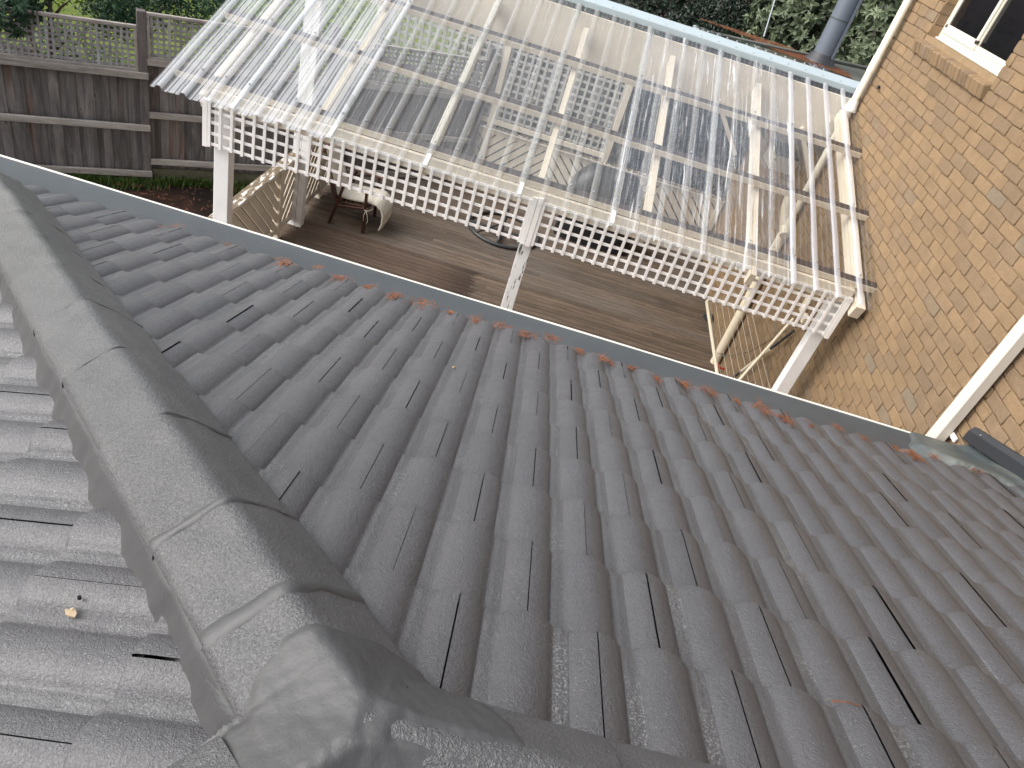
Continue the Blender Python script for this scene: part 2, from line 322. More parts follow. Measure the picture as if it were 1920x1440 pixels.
# ------------------------------------------------------------------ mesh builder
class MB:
    def __init__(s): s.V = []; s.F = []; s.T = []; s.n = 0
    def add(s, v, f, t=.5):
        v = np.asarray(v, float); s.V.append(v); s.F += [tuple(int(i)+s.n for i in a) for a in f]
        s.T.append(np.full(len(v), t) if np.isscalar(t) else np.asarray(t, float)); s.n += len(v); return s
    def grid(s, P, t=.5, closed=False):
        P = np.asarray(P, float); a, b = P.shape[:2]; f = []
        for i in range(a-1):
            for j in range(b-1 if not closed else b):
                k = (j+1) % b; f.append((i*b+j, i*b+k, (i+1)*b+k, (i+1)*b+j))
        return s.add(P.reshape(-1, 3), f, t)
    def box(s, lo, hi, t=.5, bev=0):
        lo = np.array(lo, float); hi = np.array(hi, float); c = (lo+hi)/2; return s.obox(c, (1, 0, 0), (0, 1, 0), (0, 0, 1), hi-lo, t, bev)
    def obox(s, c, ax, ay, az, size, t=.5, bev=0):
        c = np.array(c, float); A = [np.array(a, float) for a in (ax, ay, az)]; h = np.array(size, float)/2
        if bev <= 0 or bev > min(h)*.8:
            v = [c+A[0]*h[0]*i+A[1]*h[1]*j+A[2]*h[2]*k for i in (-1, 1) for j in (-1, 1) for k in (-1, 1)]
            return s.add(v, [(0, 1, 3, 2), (4, 6, 7, 5), (0, 4, 5, 1), (2, 3, 7, 6), (0, 2, 6, 4), (1, 5, 7, 3)], t)
        v = []; idx = {}
        for i in (-1, 1):
            for j in (-1, 1):
                for k in (-1, 1):
                    for d in range(3):
                        hh = h-bev; hh[d] = h[d]; idx[(i, j, k, d)] = len(v)
                        v.append(c+A[0]*hh[0]*i+A[1]*hh[1]*j+A[2]*hh[2]*k)
        f = []
        for d in range(3):
            o = [x for x in range(3) if x != d]
            for sg in (-1, 1):
                q = []
                for a, b in ((-1, -1), (1, -1), (1, 1), (-1, 1)):
                    key = [0, 0, 0]; key[d] = sg; key[o[0]] = a; key[o[1]] = b; q.append(idx[(*key, d)])
                f.append(q)
        for d in range(3):           # edges along axis d
            o = [x for x in range(3) if x != d]
            for a in (-1, 1):
                for b in (-1, 1):
                    k1 = [0, 0, 0]; k1[o[0]] = a; k1[o[1]] = b; k2 = list(k1); k1[d] = -1; k2[d] = 1
                    f.append((idx[(*k1, o[0])], idx[(*k1, o[1])], idx[(*k2, o[1])], idx[(*k2, o[0])]))
        for i in (-1, 1):
            for j in (-1, 1):
                for k in (-1, 1): f.append((idx[(i, j, k, 0)], idx[(i, j, k, 1)], idx[(i, j, k, 2)]))
        return s.add(v, f, t)
    def beam(s, p, q, w, h, t=.5, bev=0, upv=(0, 0, 1)):
        p, q = np.array(p, float), np.array(q, float); d = q-p; L = np.linalg.norm(d); d /= L
        sx = np.cross(d, upv)
        if np.linalg.norm(sx) < 1e-5: sx = np.cross(d, (0, 1, 0))
        sx /= np.linalg.norm(sx); uz = np.cross(sx, d); return s.obox((p+q)/2, sx, d, uz, (w, L, h), t, bev)
    def tube(s, pts, r, n=12, t=.5, caps=True):
        pts = [np.array(p, float) for p in pts]; rs = r if hasattr(r, '__len__') else [r]*len(pts); rings = []
        ref = None
        for i, p in enumerate(pts):
            d = pts[min(i+1, len(pts)-1)]-pts[max(i-1, 0)]; d = d/np.linalg.norm(d)
            if ref is None: ref = np.cross(d, (0, 0, 1)) if abs(d[2]) < .9 else np.cross(d, (0, 1, 0))
            a = ref-d*(ref@d); a /= np.linalg.norm(a); ref = a; b = np.cross(d, a)
            rings.append([p+rs[i]*(math.cos(2*math.pi*k/n)*a+math.sin(2*math.pi*k/n)*b) for k in range(n)])
        base = s.n; s.grid(rings, t, closed=True)
        if caps: s.F.append(tuple(range(base+n-1, base-1, -1))); e = base+(len(pts)-1)*n; s.F.append(tuple(range(e, e+n)))
        return s
    def build(s, name, mat, parent=None, smooth=None, org=None):
        V = np.concatenate(s.V); T = np.concatenate(s.T); o = Vector((0, 0, 0))
        if parent is not None:
            o = Vector(parent['_o']) if '_o' in parent else parent.location.copy()
        elif org is not None: o = Vector(org)
        V = V-np.array(o)
        me = bpy.data.meshes.new(name); me.from_pydata(V.tolist(), [], s.F); me.update()
        at = me.attributes.new('tint', 'FLOAT', 'POINT'); at.data.foreach_set('value', T.astype(np.float32))
        me.materials.append(MT[mat] if isinstance(mat, str) else mat)
        if smooth:
            me.polygons.foreach_set('use_smooth', [True]*len(me.polygons))
            if smooth is not True: me.set_sharp_from_angle(angle=rad(smooth))
        ob = bpy.data.objects.new(name, me); COL.objects.link(ob)
        if parent is not None: ob.parent = parent; ob['_o'] = tuple(o)
        else: ob.location = o; ob['_o'] = tuple(o)
        return ob
def tag(o, label=None, cat=None, group=None, kind=None):
    for k, v in (('label', label), ('category', cat), ('group', group), ('kind', kind)):
        if v: o[k] = v
    return o
def thing(name, loc, label, cat, group=None):
    o = bpy.data.objects.new(name, None); o.location = loc; o['_o'] = tuple(loc); o.empty_display_size = .1; COL.objects.link(o); return tag(o, label, cat, group)
def struct(o): o['kind'] = 'structure'; return o

# ------------------------------------------------------------------ SETTING: ground, lawn, mulch, deck
GZ = -5.30
g_ = MB(); R_ = 900; g_.grid([[(-R_, -R_, GZ), (R_, -R_, GZ)], [(-R_, R_, GZ), (R_, R_, GZ)]]); struct(g_.build('ground', 'mulch', org=(0, 0, GZ)))
lw_ = MB(); lw_.grid([[(-60, 9.2, GZ+.004), (-1.5, 13.0, GZ+.004)], [(-60, 70, GZ+.004), (-1.5, 70, GZ+.004)]]); struct(lw_.build('lawn', 'lawn', org=(-20, 30, GZ)))
fd = np.array([.84, .55, 0]); fd /= np.linalg.norm(fd); fn = np.array([-fd[1], fd[0], 0]); FP = np.array([-5.29, 9.28, GZ])   # fence line
def fpt(s, z, off=0): p = FP+fd*(s-.6247)+fn*off; return np.array([p[0], p[1], z])
b = MB(); nx, ny = 60, 30; P = []
for i in range(ny):
    row = []
    for j in range(nx):
        q = fpt(-6+j*.30, GZ+.012, -.02-i*.28); h = .05*vnoise([q[:2]], 1.4, 3)[0]+.03*vnoise([q[:2]], 5, 4)[0]
        edge = min(1, i/3, (ny-1-i)/3, j/3, (nx-1-j)/3)
        row.append((q[0], q[1], GZ+.012+max(0, .08+h)*edge))
    P.append(row)
b.grid(P); struct(b.build('garden_bed', 'mulch', smooth=True, org=(-3.5, 8, GZ)))
DZ = -5.0
dk = MB(); y = 4.3; i = 0
while y < 12.15:
    w = .088
    x = -3.22
    segs = [-3.22]+sorted(random.uniform(-2.6, 2.6) for _ in range(random.choice((1, 1, 2))))+[3.02]
    for a, c_ in zip(segs[:-1], segs[1:]):
        if c_-a > .3: dk.box((a+.0015, y, DZ-.022), (c_-.0015, y+w, DZ+random.uniform(-.001, .001)), random.random(), .003)
    y += w+.009; i += 1
struct(dk.build('deck', 'deck', org=(0, 8, DZ)))
sb = MB(); sb.box((-3.2, 4.3, DZ-.29), (3.0, 12.1, DZ-.05)); 
so = sb.build('deck_subframe', 'dark', org=(0, 8, DZ)); struct(so)

# ------------------------------------------------------------------ HOUSE WING with tiled roof (near roof)
wing = thing('tiled_house_wing', (0.6, .53, -1.0), 'single storey house wing under a freshly painted dark grey tiled roof', 'house')
L_, S0, X0, TW = .30905957, .72739088, .08670163, .15
def prof(u):      # across one 150 mm module, u=0 at the crest of the roll (where the side lap slit is)
    u = (u+.5*TW) % TW-.5*TW; a = abs(u)
    h = .0208*math.cos(min(a/.0565, 1)*math.pi/2)**.70 if a < .0565 else 0
    if a > .066 and u > 0: h += .0012
    return h
def slope_tiles(mb, und, to_w, xr, nr, keep, x0, off, seed):
    """to_w(across, s, h) -> world point; tiles 300 wide from slit to slit, courses staggered"""
    rd = random.Random(seed); us = sorted(set([0.0]+[i/30 for i in range(31)]+[.18, .185, .19, .195, .2, .205, .687, .68, .695, .70]))
    us = np.linspace(0, 1, 49)
    for n in nr:
        k0 = int(math.floor((xr[0]-x0)/TW)); 
        for m in range(k0, int((xr[1]-x0)/TW)+1):
            if (m+n+off) % 2: continue
            gap = rd.choice((.0016, .002, .0026, .0032, .004, .0046)); sh = rd.uniform(-.004, .004); lift = rd.uniform(-.0015, .0025); tn = rd.random()
            tlt = rd.uniform(-.003, .003)
            rows = []
            for tt, hh in ((-.06, 0), (.2, 0), (.45, 0), (.7, 0), (.88, 0), (.955, -.0008), (.985, -.003), (1.0, -.008), (1.003, -.025)):
                s = S0+(n+tt)*L_+sh*(tt > .5)
                row = []
                for q in us:
                    a = x0+m*TW+gap/2+q*(2*TW-gap)
                    h = prof(a-x0)*(1 if hh > -.02 else .96)
                    row.append(to_w(a, s+.004*math.sin(q*9+tn*6)*(tt > .8), -.036+h+.020*max(0, tt)+lift+hh+tlt*(q-.5)))
                rows.append(row)
            V = np.array(rows); f = []; nb = V.shape[1]
            for i in range(V.shape[0]-1):
                for j in range(nb-1):
                    c = (V[i, j]+V[i+1, j+1])/2
                    if keep(c): f.append((i*nb+j, i*nb+j+1, (i+1)*nb+j+1, (i+1)*nb+j))
            for j in (0, nb-1):       # side lips going down into the slit
                low = V[:, j].copy(); low[:, 2] -= .014
                base = len(V.reshape(-1, 3))
            pan = np.array([2.0 if abs((x0+m*TW+gap/2+q*(2*TW-gap)-x0+.5*TW) % TW-.5*TW) > .0575 else 0. for q in us])
            if f: mb.add(V.reshape(-1, 3), f, np.tile(pan+tn, V.shape[0]))
    return mb
tA = MB()
def wA(a, s, h): y = s*CA+h*SA; return (a, y, ZA-s*SA+h*CA)
slope_tiles(tA, None, wA, (-3.4, 3.05), range(-1, 9), lambda c: c[0]+c[1] > .50 and c[0] < 3.06 and c[1] > .45, X0, 0, 1)
oA = tA.build('tiled_slope', 'tile', wing, smooth=32); oA['label'] = 'front roof slope of staggered barrel tiles running down to the gutter'
uA = MB(); uA.grid([[(-2.75, 3.28, ZA-TA*3.28-.068), (3.03, 3.28, ZA-TA*3.28-.068)], [(.0, .53, ZA-TA*.53-.068), (3.03, .53, ZA-TA*.53-.068)]])
uA.build('slit_shade_sheet', 'dark', wing)  # black sheet added below the tiles so the slits read as shade
tB = MB()
# left slope falls towards -x:  z = ZA-TA*HK + TA*x ; distance down slope measured like the front one
S0B = None
def wB(a, s, h):
    # mirror of the front slope across the hip line x+y=HK: (x,y)->(HK-y, HK-x)
    p = wA(a, s, h); return (HK-p[1], HK-p[0], p[2])
# roll rows on this side: y = .507,.667,.815,... -> across = HK-y ;  course edges x=-.445-.2917n -> s
xB0 = HK-.807
S0, S0A = (HK+.445)/CA-3*L_, S0
slope_tiles(tB, None, wB, (-2.8, .6), range(-1, 9), lambda c: c[0]+c[1] < .56, xB0, 1, 5)
S0 = S0A
oB = tB.build('tiled_slope', 'tile', wing, smooth=32); oB['label'] = 'left end roof slope beyond the hip, its tiles running sideways'
uB = MB(); uB.grid([[(HK-.53, .53, ZA-TA*.53-.068), (HK-3.28, 3.28, ZA-TA*3.28-.068)], [(HK-.53, -.6, ZA-TA*.53-.068), (HK-3.28, -.6, ZA-TA*3.28-.068)]]); uB.build('slit_shade_sheet', 'dark', wing)  # same added black sheet, darkens the slits of the left slope

# hip caps
hd = np.array([-1, 1, 0])/math.sqrt(2); hp = np.array([1, 1, 0])/math.sqrt(2)     # along the hip (down), across it (towards front slope)
hdown = np.array([-1, 1, -TA])/math.sqrt(2+TA*TA)
def hip(l, c, h):       # l: plan distance along hip, c: across, h: above the crest plane at the hip line
    x = HK/2+hd[0]*l+hp[0]*c; y_ = HK/2+hd[1]*l+hp[1]*c; yy = HK/2+hd[1]*l
    return np.array([x, y_, ZA-TA*yy+h])
CS = [(-.136, .018), (-.134, .031), (-.127, .039), (-.09, .060), (-.05, .081), (-.020, .0975), (-.006, .1045), (.006, .105), (.018, .0995), (.034, .087), (.07, .058), (.102, .027), (.132, -.003), (.158, -.028), (.160, -.046)]
def cap_mesh(la, lb, seed, cs=CS, pos=hip, lift=(.014, .0)):
    mb = MB(); rd = np.random.default_rng(seed); rows = []; ls = np.linspace(0, 1, 15)
    # resample the cross section finer
    c0 = np.array(cs); d = np.r_[0, np.cumsum(np.hypot(*np.diff(c0, axis=0).T))]; u = np.linspace(0, d[-1], 40)
    cc = np.c_[np.interp(u, d, c0[:, 0]), np.interp(u, d, c0[:, 1])]
    k = np.ones(3)/3; cc[1:-1, 1] = np.convolve(cc[:, 1], k, 'valid')
    skew = rd.uniform(-.006, .006, 2); tn = rd.random()
    for t in ls:
        l = la+(lb-la)*t; e = lift[0]*(1-t)+lift[1]*t
        sc = 1+.012*(t)-.004*math.exp(-((1-t)/.03)**2)
        row = [pos(l, c*sc+skew[0]*(1-t)+skew[1]*t, h*1.0+e+.0012*math.sin(c*60+t*9+tn*9)) for c, h in cc]
        rows.append(row)
    low = [p-np.array([0, 0, .010]) for p in rows[-1]]; rows.append(low)
    rows.insert(0, [p-np.array([0, 0, .02]) for p in rows[0]])
    mb.grid(rows, tn); return mb
cuts = [.47, .665, .94, 1.315, 1.70, 2.065, 2.43, 2.76, 3.10, 3.44, 3.80]
caps = []
for i in range(len(cuts)-1):
    # the higher cap sits over the top end of the next one down
    o = cap_mesh(cuts[i]-.0, cuts[i+1]+(.012), 20+i, lift=(.0, .0045)).build('hip_cap', 'cap', wing, smooth=50); caps.append(o)
# mortar bedding along both sides of the hip
mm = MB(); rows = []
for t in np.linspace(.43, 3.8, 240):
    w = .004*vnoise([[t*14, 0]], 1, 8)[0]+.0025*vnoise([[t*60, 0]], 1, 9)[0]
    roll = prof((HK-(HK/2+hd[1]*t+hp[1]*-.17))-xB0)
    rows.append([hip(t, -.121, .020), hip(t, -.135+w*.2, .012), hip(t, -.141+w*.5, .0), hip(t, -.150+w, -.030), hip(t, -.162+w*1.2+roll*.2, -.060+roll*.6), hip(t, -.178+w*1.5, -.098)])
mm.grid(rows); mm.build('mortar_bed', 'mortar', wing, smooth=60)
mm = MB(); rows = []
for t in np.linspace(.43, 3.8, 240):
    w = .006*vnoise([[t*16, 3]], 1, 11)[0]+.003*vnoise([[t*70, 0]], 1, 12)[0]
    rows.append([hip(t, .140, -.015), hip(t, .156, -.036), hip(t, .159+w, -.056), hip(t, .164+w, -.105)])
mm.grid(rows); mm.build('mortar_bed', 'mortar', wing, smooth=60)
# smeared pointing in the three nearest cap joints
for c_, wd in ((.94, .014), (.665, .020), (1.315, .008), (1.70, .005), (2.065, .005)):
    mb = MB(); c0 = np.array(CS[1:-1]); d = np.r_[0, np.cumsum(np.hypot(*np.diff(c0, axis=0).T))]; u = np.linspace(0, d[-1], 44); rows = []
    for side in (-1, -.5, .5, 1):
        row = []
        for j, uu in enumerate(u):
            c = np.interp(uu, d, c0[:, 0]); h = np.interp(uu, d, c0[:, 1]); w = wd*(1+.28*vnoise([[uu*40, side]], 1, int(c_*100))[0])
            row.append(hip(c_+.012+side*w, c*1.012, h+((.0085 if c_ < 1 else .0048) if abs(side) < .9 else .001)))
        rows.append(row)
    mb.grid(rows); mb.build('joint_mortar', 'mortar', wing, smooth=60)
# ridge caps along +x, and the hip that comes towards the viewer
def ridge(l, c, h): return np.array([.02+l, HK-.53+.53+c*1.0, ZA-TA*HK+h])
def ridge(l, c, h): return np.array([l, .53+c, ZA-TA*.53+h])
CSR = [(-.17, -.04), (-.14, -.01), (-.08, .05), (-.02, .10), (0, .107), (.02, .10), (.07, .058), (.115, .012), (.138, -.018), (.152, -.042), (.154, -.06)]
for i, (a, c_) in enumerate(((.0, .36), (.36, .76), (.76, 1.16), (1.16, 1.56), (1.56, 1.96), (1.96, 2.36), (2.36, 2.76), (2.76, 3.03))):
    o = cap_mesh(a-.02, c_, 60+i, CSR, ridge, (.0, .01)).build('ridge_cap', 'cap', wing, smooth=50)
mm = MB(); rows = []
for t in np.linspace(-.1, 3.0, 220):
    w = .005*vnoise([[t*22, 3]], 1, 15)[0]; rows.append([ridge(t, .134, -.02), ridge(t, .151+w, -.050), ridge(t, .158+w, -.075), ridge(t, .164+w*1.6, -.13)])
mm.grid(rows); mm.build('mortar_bed', 'mortar', wing, smooth=60)
def hip3(l, c, h):
    q = np.array([-1, -1, 0])/math.sqrt(2); p_ = np.array([-1, 1, 0])/math.sqrt(2); b0 = np.array([0, .53, 0.])
    p = b0+q*l+p_*c; return np.array([p[0], p[1], ZA-TA*(.53+l/math.sqrt(2))+h])
for i, (a, c_) in enumerate(((.17, .52), (.52, .9))): cap_mesh(a, c_, 80+i, [(-c, h) for c, h in CS][::-1], hip3, (0, .01)).build('hip_cap', 'cap', wing, smooth=50)
# lump of mortar over the junction of the three caps
def lump():
    mb = MB(); N = 130; V = []; F = []
    c0 = np.array(CS); cr_ = np.array(CSR); q3 = np.array([-1, -1])/math.sqrt(2); p3 = np.array([-1, 1])/math.sqrt(2)
    for i in range(N):
        for j in range(N):
            x = -.34+.68*j/(N-1); y_ = .30+.52*i/(N-1)
            l = ((x-HK/2)*hd[0]+(y_-HK/2)*hd[1]); c = (x+y_-HK)/math.sqrt(2); z1 = ZA-TA*(HK/2+hd[1]*l)+np.interp(c, c0[:, 0], c0[:, 1])-2*max(0, .36-l)-1.6*max(0, abs(c)-.158)
            z2 = ZA-TA*.53+np.interp(y_-.53, cr_[:, 0], cr_[:, 1])-2*max(0, -x)-1.6*max(0, abs(y_-.53)-.146)
            d3 = np.array([x, y_-.53]); l3 = d3@q3; c3 = d3@p3; z3 = ZA-TA*(.53+max(l3, 0)/math.sqrt(2))+np.interp(-c3, c0[:, 0], c0[:, 1])-2*max(0, -l3)-1.6*max(0, abs(c3)-.150)
            lim = .016; zz = np.array([z1, z2, z3]); z = zz.max()+lim*math.log(np.exp((zz-zz.max())/lim).sum())*.6
            z = min(z, ZA-TA*.53+.098)
            r = math.hypot((x+.0)*.58, (y_-.56)*.76); e = .112+.008*vnoise([[math.atan2(y_-.52, x+.02)*2.5, 0]], 1, 27)[0]
            crag = max(0, vnoise([[x, y_]], 24, 25)[0])*max(0, 1-math.hypot(x-.03, y_-.52)/.05)*.007
            V.append((x, y_, z+.0058+.0012*vnoise([[x, y_]], 24, 21)[0]+.0007*vnoise([[x, y_]], 80, 22)[0]+crag-.5*max(0, r-e)))
    for i in range(N-1):
        for j in range(N-1):
            a = i*N+j; cc = V[a]
            if cc[0] < -.02 and (cc[0]+cc[1]-HK)/math.sqrt(2) < -.150 and abs((-cc[0]+cc[1]-.53)/math.sqrt(2)) > .150: continue
            if math.hypot(cc[0]*.58, (cc[1]-.56)*.76) < .185: F.append((a, a+1, a+N+1, a+N))
    mb.add(V, F); return mb
lump().build('junction_mortar', 'mortar', wing, smooth=70)
# nails / black plugs in the caps
for px, py in ((413, 950), (305, 790), (222, 672), (162, 580), (115, 509), (73, 452), (149, 1120), (353, 1308), (762, 1292), (818, 1386)):
    d = ray(px, py); best = None
    p = d*(HK/(d.x+d.y)) if px < 450 and px not in (149, 353) else None
    if p is None:
        p = onroof(px, py, .0) if px > 700 else d*((ZA-TA*HK)/(d.z-TA*d.x))
        if px == 353: continue
        if px > 700: p = ony(px, py, .60 if px > 800 else .62)
    else: p = p*(1-.004/p.length)
    p = np.array(p); mb = MB(); mb.tube([p-np.array([0, 0, .004]), p+np.array([0, 0, .002])], .0036, 8); mb.build('cap_nail', 'dark', wing)
# gutter guard strip from the tile ends to the lip, gutter and fascia
EY = 3.24; GY = 3.865; GLZ = -2.332
gm = MB(); rows = []
xs = np.linspace(-3.5, 2.86, 160)
for t in np.linspace(0, 1, 16):
    row = []
    for x in xs:
        y_ = EY-.06+(GY-EY+.055)*t; z = (ZA-TA*(EY-.06)-.052)*(1-t)+(GLZ+.004)*t-.030*math.sin(t*math.pi)*(.6+.4*t)
        z += .009*vnoise([[x*2.2, t*1.5]], 1, 31)[0]*math.sin(math.pi*min(1, t*1.0))+.003*vnoise([[x*9, t*6]], 1, 32)[0]*math.sin(math.pi*t)
        row.append((x, y_, z))
    rows.append(row)
gm.grid(rows); gm.build('gutter_guard', 'guard', wing, smooth=True)
gl = MB(); x = -3.5
gp = [(GY-.135, GLZ-.005), (GY-.135, GLZ-.09), (GY-.012, GLZ-.105), (GY, GLZ-.10), (GY+.012, GLZ-.03), (GY+.001, GLZ-.006), (GY+.003, GLZ+.008), (GY-.007, GLZ+.012), (GY-.011, GLZ+.006), (GY-.010, GLZ-.01)]
rows = [[(x, a+.002*math.sin(x*2.1), b+.0015*math.sin(x*3.7)) for a, b in gp] for x in np.linspace(-3.5, 2.96, 60)]
gl.grid(rows); gl.build('gutter', 'glip', wing, smooth=40)
fb = MB(); fb.box((-3.45, GY-.17, GLZ-.22), (3.0, GY-.137, GLZ-.01)); fb.build('fascia', 'cream', wing)
wl = MB(); wl.box((-2.9, .4, GZ), (3.0, 3.35, -2.42)); wl.build('wall', 'bmortar', wing)
# membrane patch where the gutter meets the wall
mb = MB(); rows = []
for i in range(40):
    row = []
    for j in range(46):
        x = 2.52+.52*j/45; y_ = 3.05+.83*i/39
        e = ZA-TA*y_-.002; 
        z = e + .016*vnoise([[x*5, y_*4]], 1, 41)[0]*.6
        if y_ > EY: 
            t = (y_-EY)/(GY-EY); z = (ZA-TA*EY-.002)*(1-t)**2+(1-(1-t)**2)*((ZA-TA*(EY-.06)-.052)*(1-t)+(GLZ+.004)*t-.030*math.sin(t*math.pi)*(.6+.4*t)+.010)+.004*vnoise([[x*7, y_*5]], 1, 42)[0]
        wall = max(0, (x-2.93)/.11); z += .05*wall**2
        cut = 2.72+.10*math.sin((y_-3.0)*7)+.03*vnoise([[y_*14, 0]], 1, 43)[0]-(.13 if y_ > EY+.05 else 0)
        cut = 2.80+.07*math.sin((y_-3.0)*8)+.02*vnoise([[y_*14, 0]], 1, 43)[0]-.20*min(1, max(0, (y_-EY)/.12))
        z -= .05*max(0, 1-(x-cut)/.045) if x > cut-.02 else .07
        row.append((x, min(y_, GY-.008), z))
    rows.append(row)
mb.grid(rows); Vm = mb.V[0]
mb.build('membrane', 'memb', wing, smooth=60)
# charcoal apron flashing on the wall above the slope
ap = MB()
a0 = np.array([2.985, 3.90, -2.175]); a1 = np.array([2.985, 1.2, -2.175+2.7*TA])
ap_prof = [(.052, -.004), (.050, .0), (.016, -.001), (.012, -.012), (.004, -.030), (.0, -.034), (.0, -.105), (.012, -.112), (.05, -.112)]
rows = [[tuple(a0*(1-t)+a1*t+np.array([dx, 0, dz])) for dx, dz in ap_prof] for t in (0, .25, .5, .75, 1)]
ap.grid(rows); n0 = ap.n; ap.add([rows[0][k] for k in range(len(ap_prof))], [tuple(range(len(ap_prof)))]); ap.build('apron_flashing', 'apron', wing, smooth=20)
for yy in (3.79,):
    s_ = MB(); p = a0+(a1-a0)*((3.90-yy)/2.7)+np.array([.004, 0, -.02]); s_.tube([p, p-np.array([.008, 0, 0])], .005, 10); s_.build('screw', 'steel', wing)

# ------------------------------------------------------------------ BRICK WALL (taller part of the house)
XW = 3.04
house = thing('brick_house', (XW+.2, 8.6, GZ), 'tall tan brick house wall with a sliding window and rough pressed bricks', 'house')
WY0, WY1, WZ0, WZ1 = 6.24, 7.87, -.60, .75
bk = MB(); CP = .0905; BL = .250; zc0 = -5.30
def brick(mb, y0, y1, z0, z1, rd):
    j = lambda a=.0032: rd.uniform(-a, a)
    r = rd.uniform(.005, .012); pr_ = rd.uniform(.0, .0035); X = XW-.0125-pr_
    ol = [(y0+r, z0), (y1-r, z0), (y1, z0+r), (y1, z1-r), (y1-r, z1), ((y0+y1)/2, z1+j()), (y0+r, z1), (y0, z1-r), (y0, z0+r)]
    ol.insert(1, ((y0+y1)/2, z0+j()))
    ol = [(a+j(), b_+j()) for a, b_ in ol]; n = len(ol); cy, cz = (y0+y1)/2, (z0+z1)/2
    V = []
    for k, (X_, ins) in enumerate(((XW+.004, 0), (X+.003, 0), (X, .0035))):
        for a, b_ in ol:
            V.append((X_+(j(.0012) if k == 2 else 0), a-ins*(1 if a > cy else -1), b_-ins*(1 if b_ > cz else -1)))
    F = [tuple(range(3*n-1, 2*n-1, -1))]
    for k in range(2):
        for i in range(n): F.append((k*n+i, (k+1)*n+i, (k+1)*n+(i+1) % n, k*n+(i+1) % n))
    return V, F
rb = random.Random(3); nrow = int((1.35-zc0)/CP)
for i in range(nrow):
    z0 = zc0+i*CP; ymax = 8.62 if z0 > -2.25 else 12.2
    yy = 2.9+(BL/2 if i % 2 else 0)-BL*.5+rb.uniform(-.008, .008)
    while yy < ymax-.04:
        e = min(yy+BL, ymax+.01); a, c_ = yy+.005, e-.005; yy += BL
        segs = [(a, c_)]
        if z0+CP > WZ0-.0 and z0 < WZ1:      # window opening
            segs = []
            if a < WY0-.0: segs.append((a, min(c_, WY0)))
            if c_ > WY1: segs.append((max(a, WY1), c_))
        for p, q in segs:
            if q-p < .03: continue
            tnv = rb.random()**1.0
            tnv = tnv*.74 if rb.random() < .97 else rb.uniform(.74, 1)
            V, F = brick(bk, p, q, z0+.004+rb.uniform(-.001, .001), z0+CP-.005, rb); bk.add(V, F, tnv)
wl = MB()
def wallbox(y0, y1, z0, z1): wl.box((XW, y0, z0), (XW+.23, y1, z1))
wallbox(-1.0, WY0, GZ, 1.4); wallbox(WY0, WY1, GZ, WZ0); wallbox(WY0, WY1, WZ1, 1.4); wallbox(WY1, 8.62, GZ, 1.4); wallbox(8.62, 12.2, GZ, -2.2)
wo_ = wl.build('wall', 'bmortar', house); bo = bk.build('brickwork', 'brick', wo_)
# reveal bricks on the far jamb and sides of the opening
for yj, sg in ((WY1, -1), (WY0, 1)):
    jb = MB()
    for i in range(int((WZ1-WZ0)/CP)+1):
        z0 = zc0+math.floor((WZ0-zc0)/CP)*CP+i*CP
        jb.box((XW-.004, yj+(-.007 if sg < 0 else -.002), max(z0+.004, WZ0+.03)), (XW+.105, yj+(.002 if sg < 0 else .007), z0+CP-.005), rb.random()*.8, .004)
    jb.build('reveal_bricks', 'brick', wo_)
# rowlock sill bricks (sloping), one mesh: a brick pattern
sl_ = MB(); yy = WY0-.02; A_ = rad(17)
ax = np.array([-math.cos(A_), 0, -math.sin(A_)]); az = np.array([-math.sin(A_), 0, math.cos(A_)])
while yy < WY1+.01:
    c = np.array([XW+.045, yy+.0405, WZ0-.035-.052])+az*rb.uniform(-.003, .003)+ax*rb.uniform(-.004, .004)
    sl_.obox(c, ax, (0, 1, 0), az, (.205, .0745, .108), rb.uniform(.0, 1) if rb.random() < .3 else rb.uniform(0, .6), .007); yy += .0865
sl_.obox((XW+.055, (WY0+WY1)/2+.01, WZ0-.035-.056), ax, (0, 1, 0), az, (.185, WY1-WY0+.03, .085), .8)
sl_.build('window_sill', 'brick', house, smooth=30)
# sliding window
wf = MB(); XF = XW+.085; y0, y1, z0, z1 = WY0+.004, WY1-.006, WZ0+.012, WZ1
fr = MB()
fr.box((XF, y0, z0), (XF+.06, y1, z0+.045), bev=.003); fr.box((XF, y1-.045, z0+.045), (XF+.06, y1, z1), bev=.003); fr.box((XF, y0, z0+.045), (XF+.06, y0+.04, z1), bev=.003); fr.box((XF, y0, z1-.045), (XF+.06, y1, z1+.0), bev=.003)
win = fr.build('window', 'win', house); 
ym = (y0+y1)/2+.02
sf = MB()
for a, c_, xo in ((ym-.015, y1-.045, .0), (y0+.04, ym+.02, .022)):
    X = XF-.006+xo
    sf.box((X, a, z0+.047), (X+.024, c_, z0+.047+(.075 if xo == 0 else .04)), bev=.002); sf.box((X, c_-.045, z0+.09), (X+.024, c_, z1-.045), bev=.002); sf.box((X, a, z0+.09), (X+.024, a+.042, z1-.045), bev=.002)
sf.build('sash', 'win', win)
gs = MB()
for a, c_, xo in ((ym+.02, y1-.09, .0), (y0+.08, ym-.02, .022)): gs.box((XF+.006+xo, a-.02, z0+.08), (XF+.010+xo, c_+.02, z1-.045))
gs.build('glass', 'glass', win)
ss = MB(); ss.box((XF-.020, y0-.0, z0-.022), (XF+.03, y1, z0-.001), bev=.003); ss.build('sill_strip', 'winw', win)
rm = MB(); rm.box((XW+.16, WY0-.1, WZ0-.1), (XW+.2, WY1+.1, WZ1+.2)); rm.build('dark_room', 'dark', win)

